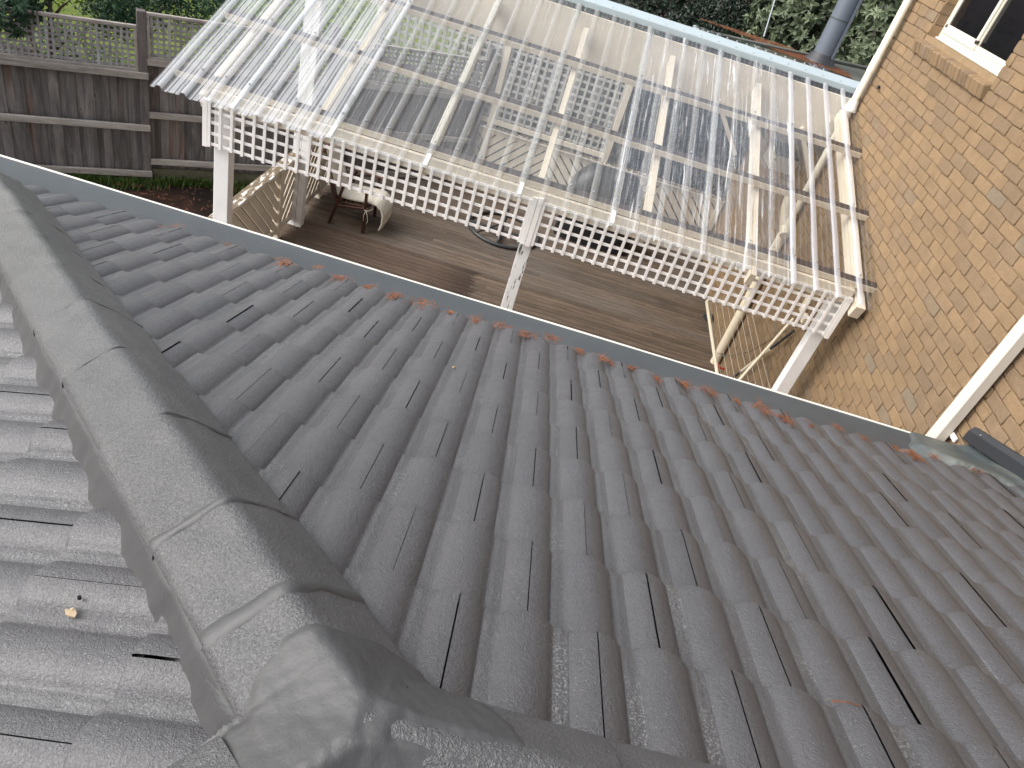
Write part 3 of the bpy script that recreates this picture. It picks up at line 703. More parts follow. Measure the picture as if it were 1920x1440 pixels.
# ------------------------------------------------------------------ pipes on the wall
vp_ = thing('drain_pipe', (2.97, 8.56, DZ), 'round cream pipe running down the brick corner to the deck through the clear roof', 'pipe')
PY = 8.56; p_ = MB(); p_.tube([(2.955, PY, 1.3), (2.955, PY, -2.95)], .040, 20); p_.build('upper_pipe', 'pvcw', vp_, smooth=40)
p_ = MB(); p_.tube([(2.955, PY, -2.78), (2.955, PY, -2.83), (2.955, PY, -2.86), (2.955, PY, DZ)], [.052, .052, .060, .060], 20); p_.build('lower_pipe', 'pvc', vp_, smooth=40)
p_ = MB(); p_.tube([(2.955, PY, -.98), (2.955, PY, -1.12)], .044, 20); p_.build('collar', 'pvcw', vp_, smooth=40)
p_ = MB(); p_.tube([(2.955, PY, -3.02), (2.90, PY+.03, -2.86), (2.86, PY+.06, -2.74), (2.84, PY+.07, -2.55)], [.056, .062, .068, .068], 20); p_.tube([(2.93, PY-.02, -2.95), (2.93, PY-.135, -3.0)], [.055, .055], 20)
p_.build('branch_elbow', 'pvc', vp_, smooth=50)
p_ = MB(); p_.tube([(2.955, PY, -1.42), (2.955, PY, -1.47), (2.955, PY, -1.53)], [.046, .056, .075], 20); p_.build('pipe_sealant', 'seal', vp_, smooth=60)
dp = thing('downpipe', (2.98, 4.12, GLZ), 'square cream metal downpipe on the brick wall beside the gutter end', 'downpipe')
p_ = MB(); p_.box((2.925, 4.015, -4.9), (2.998, 4.115, 1.3), bev=.006); p_.build('pipe_body', 'dp', dp)
p_ = MB(); p_.box((2.998, 3.955, -2.36), (3.012, 4.15, -2.325), bev=.002); p_.build('bracket', 'winw', dp)
# small black hook on the wall
hk = MB(); q = np.array(onx(1647, 163, XW-.03)); hk.tube([q+np.array([.03, .05, .0]), q, q+np.array([-.03, -.07, -.012])], [.012, .016, .006], 8); tag(hk.build('wall_hook', 'black', smooth=True, org=q), 'small black fitting fixed to the brick wall beside the cream pipe', 'wall hook')

# ------------------------------------------------------------------ PERGOLA with clear corrugated roof
pg = thing('pergola', (0, 7.2, DZ), 'cream timber pergola with a clear corrugated roof over the deck', 'pergola')
YB = 6.0
def post(x, w, dep, mat, zt, lab):
    m = MB(); m.box((x-w/2, YB, DZ), (x+w/2, YB+dep, zt), bev=.004); o = m.build('post', mat, pg); o['label'] = lab
post(-2.745, .135, .115, 'white_x', zs(YB)-.1, 'left white post with faint horizontal cracks')
post(.035, .115, .10, 'post_peel', zs(YB)-.1, 'middle post with badly peeling white paint')
post(2.80, .12, .115, 'white_x', zs(YB)-.1, 'right post standing beside the brick wall')
m = MB(); m.box((-2.82, YB-.045, -2.535), (2.86, YB-.002, zs(YB)-.075), bev=.003); m.build('front_beam', 'cream_x', pg)
raf_x = [-2.90, -1.96, -.98, .0, .98, 1.96, 2.935]
for i, x in enumerate(raf_x):
    ya, yb_ = (5.97 if i < 5 else 5.87, 8.68); w = .055 if i < 6 else .088
    m = MB(); d = np.array([0, 1, TB]); pa, pb = np.array([x, ya, zs(ya)-.185]), np.array([x, yb_, zs(yb_)-.185])
    m.beam(pa, pb, w, .13, bev=.003, upv=(0, -TB, 1)); m.build('rafter', 'cream', pg)
for y_ in (6.03, 6.93, 7.85):
    m = MB(); xx = np.linspace(-3.15, 3.03, 5)
    m.obox((-.06, y_, zs(y_)-.040), (1, 0, 0), (0, math.cos(.3156), math.sin(.3156)), (0, -math.sin(.3156), math.cos(.3156)), (6.18, .080, .062), bev=.003); m.build('purlin', 'purlin', pg)
m = MB(); m.box((-3.1, 8.70, zs(8.7)-.46), (3.02, 8.73, zs(8.7)-.006), bev=.003); m.build('rear_fascia', 'cream_x', pg)
# clear sheets: ribs every 200 mm
RP = .1995; XR = 3.052
def sheet(x0, x1, mat, seed, ya=5.70, yb=8.775, edge=0):
    mb = MB(); rd = np.random.default_rng(seed)
    xs_ = []; x = x0
    k0 = math.ceil((x0-XR)/RP-1e-6); 
    cr = [(-.040, 0), (-.034, .002), (-.018, .028), (-.010, .031), (.010, .031), (.018, .028), (.034, .002), (.040, 0), (.060, .0005), (.068, .0006), (.074, .0068), (.080, .0007), (.0998, .0008), (.119, .0007), (.125, .0068), (.131, .0006), (.139, .0005)]
    pts = []
    k = math.floor((x0-XR)/RP)-1
    while XR+k*RP < x1+.2:
        c = XR+k*RP
        for u, h in cr:
            if x0-.001 <= c+u <= x1+.001: pts.append((c+u, h))
        k += 1
    rows = []; tint = []
    for t in np.linspace(0, 1, 36):
        y_ = ya+(yb-ya)*t+ (0.004*math.sin(7*seed) if t == 0 else 0); row = []
        for x, h in pts:
            sag = .0022*math.sin(t*22+x*3+seed)+.0012*math.sin(t*61+x*31)
            row.append((x, y_+(.006*math.sin(x*31) if t < .01 else 0), zs(y_)+h*(1+.0)+sag+edge+(.022*max(0, (t-.985)/.015) if h < .01 else 0)))
            tint.append(.05 if h > .02 else (1.0 if 0 < h < .0012 else .30))
        rows.append(row)
    mb.grid(rows, np.array(tint)); return mb.build('roof_sheet', mat, pg, smooth=28)
bnd = [-3.175, -2.535, -1.737, -.939, -.141, .657, 1.455, 2.253, 2.993]
sm = ['sheet_whitened', 'sheet_whitened', 'sheet_whitened', 'sheet_mid', 'sheet_mid', 'sheet_mid', 'sheet_new', 'sheet_new']
sm = ['sheet_whitened', 'sheet_whitened', 'sheet_mid', 'sheet_mid', 'sheet_mid', 'sheet_glint', 'sheet_glint', 'sheet_new']
labs = ['clouded', 'clouded', 'dusty speckled', 'dusty speckled', 'dusty speckled', 'clear', 'clear', 'clear']
for i in range(8):
    o = sheet(bnd[i]-.045, bnd[i+1]+.035, sm[i], i, edge=.0018*(i % 2)); o['label'] = labs[i]+' corrugated plastic roof sheet with reflections painted in'
# screws on the ribs
sc0 = None; k = -31
for k in range(-31, 1):
    for r_, y_ in enumerate((6.03, 6.93, 7.85)):
        if (k+r_) % 2 and r_: continue
        x = XR+k*RP
        if x < -3.1: continue
        q = np.array([x, y_, zs(y_)+.032])
        if sc0 is None:
            m = MB(); m.tube([q, q+(0, 0, .002)], .0125, 10); m.tube([q+(0, 0, .002), q+(0, 0, .009)], .0062, 6); sc0 = m.build('screw', 'steel', pg); q0 = q
        else:
            c = sc0.copy(); COL.objects.link(c); c.parent = pg; c.location = sc0.location+Vector(q-q0)
# stickers on the lower ends of the overlap ribs
for i, x in enumerate((-2.545, -1.745, -.947, -.150, .650)):
    y0_ = 5.725+.004*i; tl_ = np.array([0, math.cos(.3156), math.sin(.3156)]); nn = np.array([0, -math.sin(.3156), math.cos(.3156)])
    kx = XR+round((x-XR)/RP)*RP
    c = np.array([kx, y0_+.07, zs(y0_+.07)+.0355]); m = MB(); m.obox(c, (1, 0, 0), tl_, nn, (.030, .145, .0012)); st = m.build('sheet_sticker', 'sticker', pg)
    m = MB()
    for (a, b_, w, h) in ((-.004, -.052, .012, .010), (.006, -.036, .008, .006), (-.004, -.012, .014, .014), (.006, .008, .006, .006), (-.003, .03, .010, .004), (-.003, .042, .010, .004)):
        m.obox(c+tl_*b_+np.array([a, 0, 0])+nn*.0009, (1, 0, 0), tl_, nn, (w*.8, h, .0006))
    m.build('print', 'ink', st)
# lattice valance below the beam (two panels, laths: horizontals behind, verticals in front)
def lattice_x(name, x0, x1, zb, zt, yf, parent, mat, pitch=.0955, w=.0265, th=.008, skip=()):
    hz = MB(); z = zb+.015
    while z < zt: hz.box((x0, yf+th, z-w/2), (x1, yf+2*th, z+w/2), random.random(), .0015); z += pitch
    x = x0+w/2
    nv = round((x1-x0-w)/pitch)
    for i in range(nv+1):
        xx = x0+w/2+(x1-x0-w)*i/nv+random.uniform(-.003, .003); lean = random.uniform(-.003, .003); b_ = zb-.008+random.uniform(-.005, .003)
        hz.obox((xx, yf+th/2, (b_+zt)/2), (1, 0, lean), (0, 1, 0), (-lean, 0, 1), (w, th, zt-b_), random.random(), .0015)
    return hz.build(name, mat, parent)
ZL = -2.868
lattice_x('lattice_panel', -2.84, -.02, ZL, -2.47, YB-.070, pg, 'lath'); lattice_x('lattice_panel', .075, 2.83, ZL, -2.47, YB-.070, pg, 'lath')
for lo_, hi_ in (((-.018, YB-.072, ZL-.02), (.024, YB-.047, -2.44)), ((.029, YB-.074, ZL-.025), (.072, YB-.047, -2.43)), ((2.832, YB-.072, ZL-.025), (2.872, YB-.047, -2.46)), ((-2.885, YB-.07, ZL-.02), (-2.842, YB-.047, -2.47))):
    m = MB(); m.box(lo_, hi_, bev=.002); m.build('trim_board', 'lath', pg)
# lattice return at the right end, against the wall side
m = MB()
for z in (ZL+.02, ZL+.115, ZL+.21, ZL+.305): m.box((2.873, YB-.04, z-.015), (2.881, YB+.14, z+.015))
m.box((2.881, YB+.03, ZL), (2.889, YB+.06, -2.45))
m.build('lattice_return', 'lath', pg)
# pale blue ridge cap
fl = MB(); fp = [(8.785, .012), (8.787, .066), (8.795, .074), (8.82, .080), (8.93, .100), (8.965, .112), (8.995, .106), (9.06, .082), (9.11, .060), (9.115, .03)]
rows = [[(x, a, zs(8.775)+b_+.002*math.sin(x*2)) for a, b_ in fp] for x in np.linspace(-3.2, 3.05, 30)]; fl.grid(rows); fl.build('ridge_flashing', 'flash', pg, smooth=22)
for k in range(30):
    x = 3.0-k*.2
    for yy, hh in ((8.83, .082), (9.05, .086)):
        if yy > 9 and k % 2: continue
        m = MB(); q = np.array([x, yy, zs(8.775)+hh]); m.tube([q, q+(0, 0, .008)], [.009, .007], 8); m.build('flashing_screw', 'steel', pg)
m = MB(); m.beam((2.04, 8.66, -2.35), (1.62, 8.66, -1.86), .045, .07, bev=.003, upv=(0, 1, 0)); m.build('brace', 'cream', pg)
m = MB(); m.beam((2.95, 8.66, -2.35), (2.60, 8.66, -1.86), .045, .07, bev=.003, upv=(0, 1, 0)); m.build('brace', 'cream', pg)

# ------------------------------------------------------------------ back shelter roof beyond the ridge cap, with flue
bs = thing('shelter_roof', (2, 10, -1.45), 'low mossy shelter roof behind the pale blue ridge cap with clear sheets on it', 'roof')
RZ = -1.45
c1, c2, c3 = onz(1236, 44, RZ), onz(1655, 137, RZ), onz(1470, 92, RZ)
m = MB(); x0_, y0_ = c1.x, c1.y
e1 = np.array([c1.x, c1.y, RZ]); e2 = np.array([c2.x, c2.y, RZ]); ext = e2+(e2-e1)*.25
Vt = [(c1.x, 9.05, RZ), (c1.x, c1.y, RZ), (ext[0], ext[1], RZ), (4.2, 9.05, RZ)]
def slab(mb, V, th): 
    n = len(V); W_ = [tuple(np.array(v)-np.array((0, 0, th))) for v in V]; mb.add(list(V)+W_, [tuple(range(n))[::-1], tuple(range(n, 2*n))]+[(i, (i+1) % n, n+(i+1) % n, n+i) for i in range(n)])
slab(m, Vt, .05); m.build('roof_deck', 'shingle', bs)
m = MB(); m.beam(e1+(0, 0, .02), ext+(0, 0, .02), .09, .03, bev=.004); m.build('roof_edge', 'shingle', bs)
m = MB(); rows = []
for t in np.linspace(0, 1, 14):
    row = []
    for i in range(60):
        x = 1.2+i*.03; y_ = 9.08+.75*t; row.append((x, y_, RZ+.05+.014*abs(math.sin(x*math.pi/.1))))
    rows.append(row)
m.grid(rows); m.build('clear_sheet', 'sheet_tiny', bs, smooth=40)
for k in range(14):
    for j in range(2):
        m = MB(); q = np.array([1.25+.12*k, 9.3+.32*j, RZ+.06]); m.tube([q, q+(0, 0, .012)], [.010, .008], 6); m.build('sheet_screw', 'steel', bs)
uu = MB(); uu.box((1.0, 9.0, RZ-.32), (4.0, 11.9, RZ-.28)); uu.build('shade_ceiling', 'under', bs)  # dark slab added to put the space below in shade
fb_ = onz(1536, 118, RZ); flu = thing('flue_pipe', fb_, 'blue grey metal flue rising from the shelter roof with a black rubber boot', 'flue')
F0 = np.array(fb_); 
m = MB(); m.tube([F0, F0+(0, 0, .9)], .128, 28); m.tube([F0+(0, 0, .9), F0+(0, 0, 2.0)], .131, 28); m.build('pipe', 'flue', flu, smooth=40)
m = MB(); m.box(tuple(F0+(.075, -.142, .1)), tuple(F0+(.1, -.11, 2.0))); m.build('seam', 'flue', flu)
m = MB(); m.tube([F0+(0, 0, .52), F0+(0, 0, .53)], .134, 28); m.build('joint_band', 'charc', flu, smooth=40)
m = MB(); m.tube([F0+(0, 0, -.01), F0+(0, 0, .02), F0+(0, 0, .05), F0+(0, 0, .12)], [.205, .20, .17, .136], 26); m.build('rubber_boot', 'rubber', flu, smooth=50)
w0 = onz(1432, 69, RZ); w1 = ray(1462, -30)*((w0.length+.4)/ray(1462, -30).length)
m = MB(); m.tube([np.array(w0), np.array(w0)*.35+np.array(w1)*.65+(0, 0, 0), np.array(w1)], .009, 6); tag(m.build('guy_wire', 'steel', org=w0), 'thin steel guy wire rising from the shelter roof edge', 'wire')

# ------------------------------------------------------------------ back screen: balustrade with diagonal boards and lattice above
def balustrade(name, p, q, label, posts, panels, parent_lab=None, worn=True):
    """p,q ends on the deck; diagonal boards between posts"""
    p, q = np.array(p, float), np.array(q, float); d = (q-p); L = np.linalg.norm(d); d /= L; n = np.cross((0, 0, 1), d)
    t = thing(name, (p+q)/2, label, 'balustrade')
    m = MB(); m.obox((p+q)/2+(0, 0, .985), n, d, (0, 0, 1), (.14, L, .035), bev=.006); m.build('handrail', 'rail_worn', t)
    m = MB(); m.obox((p+q)/2+(0, 0, .93), n, d, (0, 0, 1), (.04, L, .075), bev=.003); m.build('top_rail', 'cream', t)
    m = MB(); m.obox((p+q)/2+(0, 0, .13), n, d, (0, 0, 1), (.04, L, .085), bev=.003); m.build('bottom_rail', 'cream', t)
    for s_ in posts:
        m = MB(); c = p+d*s_; m.obox(c+(0, 0, .48), n, d, (0, 0, 1), (.09, .09, .96), bev=.004); m.build('post', 'cream', t)
    for a, b_, sg in panels:
        m = MB(); z0, z1 = .175, .892; H = z1-z0; pitch = .118; wd = .098; k = a-H if sg > 0 else a
        while k < b_+ (0 if sg > 0 else H):
            # board centre line runs from (k,z0) to (k+H*sg,z1); clip to [a,b_]
            s0, s1 = k, k+H*sg; za_, zb_ = z0, z1; pts = []
            poly = [(s0-wd*.7, z0), (s0+wd*.7, z0), (s1+wd*.7, z1), (s1-wd*.7, z1)]
            def clip(P, f, inter):
                o = []
                for i in range(len(P)):
                    A_, B_ = P[i], P[(i+1) % len(P)]
                    if f(A_): o.append(A_)
                    if f(A_) != f(B_): o.append(inter(A_, B_))
                return o
            for lim, sgn in ((a, 1), (b_, -1)):
                if poly: poly = clip(poly, lambda P_: (P_[0]-lim)*sgn >= 0, lambda A_, B_: (lim, A_[1]+(B_[1]-A_[1])*(lim-A_[0])/(B_[0]-A_[0]+1e-9)))
            if len(poly) >= 3:
                V = [p+d*x+np.array((0, 0, z))+n*.010 for x, z in poly]+[p+d*x+np.array((0, 0, z))-n*.010 for x, z in poly]; nn = len(poly)
                m.add(V, [tuple(range(nn)), tuple(range(nn, 2*nn))[::-1]]+[(i, nn+i, nn+(i+1) % nn, (i+1) % nn) for i in range(nn)], random.random())
            k += pitch*1.45
        m.build('board_panel', 'cream', t)
    return t
bl = balustrade('balustrade', (-3.13, 6.1, DZ), (-3.02, 10.35, DZ), 'cream balustrade on the left deck edge with flaking handrail paint', (.05, 2.24, 3.68, 4.2), ((.10, 2.19, -1), (2.29, 3.63, 1), (3.73, 4.15, 1)))
tp = thing('corner_post', (-3.02, 8.82, DZ), 'thick cream double post on the deck behind the left balustrade', 'post')
m = MB(); m.box((-3.10, 8.78, DZ), (-2.995, 8.90, -2.0), bev=.004); m.build('post', 'white_x', tp); m = MB(); m.box((-2.99, 8.775, DZ), (-2.91, 8.90, -2.0), bev=.004); m.build('post', 'white_x', tp)
balustrade('balustrade', (-3.0, 12.0, DZ), (3.0, 12.0, DZ), 'cream balustrade of diagonal boards along the back deck edge under the clear roof', (.05, 1.95, 3.9, 5.95), ((.1, 1.0, 1), (1.0, 1.9, -1), (2.0, 2.95, 1), (2.95, 3.85, -1), (3.95, 4.9, 1), (4.9, 5.9, -1)))
ls = thing('lattice_screen', (-.9, 12, -3.2), 'tall cream lattice screen behind the back balustrade seen through the clear roof', 'lattice screen')
for a, b_ in ((-3.0, -1.1), (-1.0, .85)): lattice_x('lattice_panel', a, b_, -3.85, -2.45, 12.0, ls, 'lath_shade', .115, .038, .01)
for x in (-3.06, -1.05, .9): 
    m = MB(); m.box((x-.045, 11.96, -4.0), (x+.045, 12.05, -2.3), bev=.003); m.build('post', 'cream', ls)
m = MB(); m.box((-3.1, 11.98, -2.44), (.95, 12.03, -2.34), bev=.003); m.build('top_rail', 'cream', ls)
m = MB(); m.box((-3.1, 11.98, -3.95), (.95, 12.03, -3.87), bev=.003); m.build('bottom_rail', 'cream', ls)
# things at the back right under the roof
bq = thing('barbecue', (1.05, 11.2, DZ), 'barbecue under a black cover against the back balustrade', 'barbecue')
m = MB(); rows = []
for t, w, dp_ in ((0, .62, .32), (.5, .62, .32), (.85, .60, .31), (1.02, .50, .27), (1.15, .38, .20), (1.19, .2, .08)):
    rows.append([(1.05+w*math.copysign(abs(math.cos(a))**.45, math.cos(a))*1.0+.01*math.sin(a*7), 11.2+dp_*math.copysign(abs(math.sin(a))**.45, math.sin(a)), DZ+t) for a in np.linspace(0, 2*math.pi, 40)[:-1]])
m.grid(rows, closed=True); e = (len(rows)-1)*39; m.F.append(tuple(range(e, e+39))); m.build('cover', 'black', bq, smooth=50)
for dx in (-.5, .5):
    m = MB(); m.tube([(1.05+dx, 11.2, DZ), (1.05+dx, 11.2, DZ+.08)], .03, 10); m.build('leg', 'charc', bq)
wb = thing('wall_box', (2.6, 9.75, -2.9), 'cream boxed hood with a dark top behind the drain pipe under the clear roof', 'hood')
ca, cb_ = ony(1448, 300, 9.5), ony(1540, 345, 9.5)
m = MB(); m.box((ca.x, 9.5, cb_.z-.02), (3.03, 9.95, cb_.z+.17), bev=.008); m.build('body', 'boxc', wb)
m = MB(); m.box((ca.x+.02, 9.52, cb_.z+.17), (3.02, 10.1, cb_.z+.20), bev=.006); m.build('top', 'charc', wb)
bw = MB(); bw.box((1.0, 12.06, DZ), (3.03, 12.12, -1.8)); 
rh = MB(); q = onx(1352, 690, 2.98); rh.tube([np.array(q)+(-.05, -.02, .0), np.array(q)+(-.05, .03, .0)], .035, 12); rh.tube([np.array(q)+(-.05, -.01, .0), np.array(q)+(.05, .0, -.0)], .012, 8); tag(rh.build('garden_tap', 'red', smooth=40, org=q), 'small red garden tap at the foot of the brick wall', 'tap')

# ------------------------------------------------------------------ chair, cushion, parasol base, clothesline
ch = thing('deck_chair', (-2.4, 9.4, DZ), 'dark reddish timber armchair on the deck beside the thick cream post', 'chair')
def chair():
    x0, x1, ya, yb = -2.66, -2.14, 9.14, 9.72; zb = DZ
    for yy in (ya, yb):
        m = MB(); m.beam((x0+.02, yy, zb), (x0+.16, yy, zb+.60), .035, .06, bev=.003, upv=(0, 1, 0)); m.build('leg', 'chair', ch)
        m = MB(); m.beam((x1-.02, yy, zb), (x1-.04, yy, zb+.60), .035, .06, bev=.003, upv=(0, 1, 0)); m.build('leg', 'chair', ch)
        m = MB(); m.beam((x0+.10, yy, zb+.30), (x1+.03, yy, zb+.38), .03, .06, bev=.003, upv=(0, 1, 0)); m.beam((x0+.12, yy, zb+.30), (x0-.03, yy, zb+.62), .03, .05, bev=.003, upv=(0, 1, 0)); m.build('seat_rail', 'chair', ch)
        m = MB(); m.obox(((x0+x1)/2+.0, yy, zb+.615), (1, 0, 0), (0, 1, 0), (0, 0, 1), (.66, .075, .022), bev=.006); m.build('armrest', 'chair2', ch)
    m = MB()
    for i in range(7): m.obox((x0+.16+i*.06, (ya+yb)/2, zb+.355+.006*i), (1, 0, .12), (0, 1, 0), (-.12, 0, 1), (.045, yb-ya-.02, .018), random.random(), .003)
    m.build('seat', 'chair2', ch)
    m = MB()
    for i in range(6):
        yy = ya+.06+i*(yb-ya-.12)/5; m.beam((x0+.10, yy, zb+.36), (x0-.16, yy, zb+1.02), .018, .075, random.random(), .003, upv=(0, 1, 0))
    m.beam((x0-.16, ya, zb+1.0), (x0-.16, yb, zb+1.0), .03, .07, bev=.003); m.build('backrest', 'chair2', ch)
chair()
cu = thing('chair_cushion', (-2.3, 9.4, DZ+.4), 'quilted cream cushion lying on the timber chair and hanging over its front', 'cushion')
path = [(-2.80, DZ+.99), (-2.70, DZ+.72), (-2.60, DZ+.46), (-2.54, DZ+.42), (-2.40, DZ+.425), (-2.25, DZ+.44), (-2.12, DZ+.455), (-2.04, DZ+.45), (-1.965, DZ+.40), (-1.93, DZ+.32), (-1.925, DZ+.2), (-1.95, DZ+.09)]
pp = np.array(path); dd = np.r_[0, np.cumsum(np.hypot(*np.diff(pp, axis=0).T))]; rows_t, rows_b = [], []
for u in np.linspace(0, dd[-1], 90):
    x, z = np.interp(u, dd, pp[:, 0]), np.interp(u, dd, pp[:, 1]); e = .01; tx, tz = np.interp(u+e, dd, pp[:, 0])-np.interp(u-e, dd, pp[:, 0]), np.interp(u+e, dd, pp[:, 1])-np.interp(u-e, dd, pp[:, 1]); l = math.hypot(tx, tz)+1e-9; nx_, nz_ = -tz/l, tx/l
    th = .016+.016*abs(math.sin(u*math.pi/.155))**.5
    rows_t.append([(x+nx_*th*min(1, .25+4*min(v, 1-v)), 9.17+.50*v, z+nz_*th*min(1, .25+4*min(v, 1-v))) for v in np.linspace(0, 1, 14)])
    rows_b.append([(x-nx_*.012, 9.17+.50*v, z-nz_*.012) for v in np.linspace(0, 1, 14)][::-1])
m = MB(); m.grid([a+b_ for a, b_ in zip(rows_t, rows_b)], closed=True); n_ = m.n; m.F.append(tuple(range(27, -1, -1))); m.F.append(tuple(range(n_-28, n_))); m.build('pad', 'cush', cu, smooth=60)
m = MB(); k_ = np.array((-2.15, 9.105, DZ+.36)); m.tube([k_+(-.06, .05, .02), k_+(-.02, 0, 0), k_, k_+(.03, 0, .005), k_+(.08, .05, .03)], .005, 6); m.tube([k_, k_+(-.02, -.005, -.07), k_+(-.015, 0, -.16)], .004, 6); m.tube([k_, k_+(.03, -.01, -.06), k_+(.045, 0, -.15), k_+(.03, 0, -.19)], .004, 6); m.build('tie', 'cush', cu, smooth=True)
pb_ = thing('parasol_base', (-.33, 10.5, DZ), 'round charcoal parasol base ring standing on the deck boards', 'parasol base')
def ringpts(r, z, n=48): return [(-.33+r*math.cos(a), 10.5+r*math.sin(a), z) for a in np.linspace(0, 2*math.pi, n)]
m = MB(); m.tube(ringpts(.55, DZ+.03), .027, 12, caps=False); m.build('ring', 'charc', pb_, smooth=True)
m = MB(); m.tube([(-.85, 10.42, DZ+.04), (.19, 10.42, DZ+.04)], .028, 12); m.build('cross_bar', 'charc', pb_, smooth=40)
m = MB(); m.tube([(-.35, 9.99, DZ+.04), (-.35, 10.42, DZ+.05)], .022, 12); m.tube([(-.35, 10.05, DZ+.05), (-.35, 10.42, DZ+.42)], .028, 14); m.build('stem', 'charc', pb_, smooth=40)
for a, b_ in (((-.42, 10.40, DZ+.14), (-.70, 10.10, DZ+.05)), ((-.28, 10.40, DZ+.14), (-.02, 10.08, DZ+.05))):
    m = MB(); m.tube([a, b_], .014, 10); m.build('brace', 'charc', pb_, smooth=40)
cl = thing('clothesline', (2.7, 7.2, -3.9), 'wall mounted fold out clothesline with beige frame and thin cords', 'clothesline')
m = MB(); fA = np.array(onz(1345, 702, -3.9)); fB = np.array(onz(1325, 566, -3.9)); fA = fA-(fB-fA)*.5
m.tube([fA, fB, fB+(.02, .05, .0), fB+(.08, .08, 0), fB+(.62, .08, 0)], .019, 12); m.build('front_bar', 'pvc', cl, smooth=50)
sA = np.array(onx(1487, 598, 2.99)); sB = np.array(onz(1383, 716, -3.92)); sB = sB+(sB-sA)*.4
m = MB(); m.tube([sA, sB], .016, 10); m.build('strut', 'pvc', cl, smooth=40)
s2 = np.array(onx(1489, 620, 2.985)); s3 = np.array(onx(1375, 708, 2.93)); s3 = s3+(s3-s2)*.4; sm_ = s2*.45+s3*.55
m = MB(); m.tube([s2, s2*.75+s3*.25], .014, 10); m.build('strut', 'charc', cl, smooth=40); m = MB(); m.tube([s2*.4+s3*.6, s3], .016, 10); m.build('strut', 'charc', cl, smooth=40)
m = MB(); m.tube([s2*.74+s3*.26, s2*.40+s3*.60], .018, 10); m.build('strut', 'pvc', cl, smooth=40)
m = MB(); c = np.array(onx(1510, 572, 3.0)); m.box(c-(.02, .05, .09), c+(.02, .05, .06), bev=.004); c = np.array(onx(1513, 590, 3.0)); m.box(c-(.02, .04, .10), c+(.02, .04, .0), bev=.004); m.build('wall_bracket', 'pvc', cl)
m = MB()
for k in range(8):
    x = 2.36+.078*k; m.tube([(x, 5.9, -3.9), (x, 7.2, -3.915), (x, fB[1]+.05, -3.9)], .0022, 5)
m.build('cords', 'cord', cl)
m = MB(); pts = [onx(1345, 662, 2.9), onx(1372, 667, 2.9), onx(1405, 660, 2.93), onx(1440, 640, 2.96), onx(1475, 620, 2.97)]; m.tube([np.array(p) for p in pts], .0035, 6); m.build('loose_cord', 'black', cl, smooth=True)
pd = MB(); q = np.array(onz(1331, 598, DZ)); pd.tube([q, q+(0, 0, .02), q+(0, 0, .05)], [.11, .11, .07], 20); tag(pd.build('plant_saucer', 'black', smooth=40, org=q), 'small black saucer on the deck near the brick wall', 'saucer')

# ------------------------------------------------------------------ FENCE
fe = thing('timber_fence', (-5.3, 9.28, GZ), 'weathered grey paling fence with lattice on top behind the garden bed', 'fence')
def fobj(s0, s1, z0, z1, off, th, mb, t=.5, bev=.003): c = fpt((s0+s1)/2, (z0+z1)/2, off); mb.obox(c, fd, fn, (0, 0, 1), (s1-s0, th, z1-z0), t, bev)
bays = [(-4.2, -1.78, 0.0), (-1.78, .625, 0.0), (.625, 3.03, .17), (3.03, 5.43, .20), (5.43, 7.8, .2), (7.8, 10.2, .2)]
for i, (a, b_, st) in enumerate(bays):
    m = MB(); fobj(b_-.055, b_+.045, GZ-.1, -3.02+st+(.0 if i != 1 else 0), -.01, .10, m); m.build('post', 'fpost', fe)
    m = MB(); s_ = a; k = 0
    while s_ < b_-.02:
        w = random.uniform(.10, .125); fobj(s_, min(s_+w, b_), GZ+.0+st*.6, -3.74+st+random.uniform(-.006, .006), .05+(.012 if k % 2 else 0), .012, m, random.random(), .002); s_ += w*.86; k += 1
    m.build('board_panel', 'paling', fe)
    for z in (-3.80, -4.49, -5.145):
        m = MB(); fobj(a+(-.0), b_+(.05 if i == 1 else -.055), z-.035+st, z+.045+st, -.035 if i != 1 else -.075, .045, m, random.random(), .004); m.build('rail', 'rail', fe)
    m = MB(); fobj(a, b_, GZ-.05, GZ+.13+st*.5, .0, .03, m); m.build('base_board', 'moss', fe)
    # lattice panel
    z0, z1 = -3.73+st, -3.235+st; m = MB(); x = a+.075
    fobj(a+.05, b_-.06, z1, z1+.035, -.02, .05, m); fobj(a+.05, b_-.06, z0-.04, z0, -.02, .05, m); fobj(b_-.095, b_-.06, z0, z1, -.02, .05, m); fobj(a+.05, a+.085, z0, z1, -.02, .05, m); m.build('lattice_frame', 'rail', fe)
    m = MB(); z = z0+.03
    while z < z1: fobj(a+.085, b_-.095, z-.014, z+.014, -.012, .008, m, random.random(), 0); z += .066
    x = a+.11
    while x < b_-.11: fobj(x-.014+.002*math.sin(x*40), x+.014, z0, z1, -.022, .008, m, random.random(), 0); x += .0665
    m.build('lattice_panel', 'flath', fe)
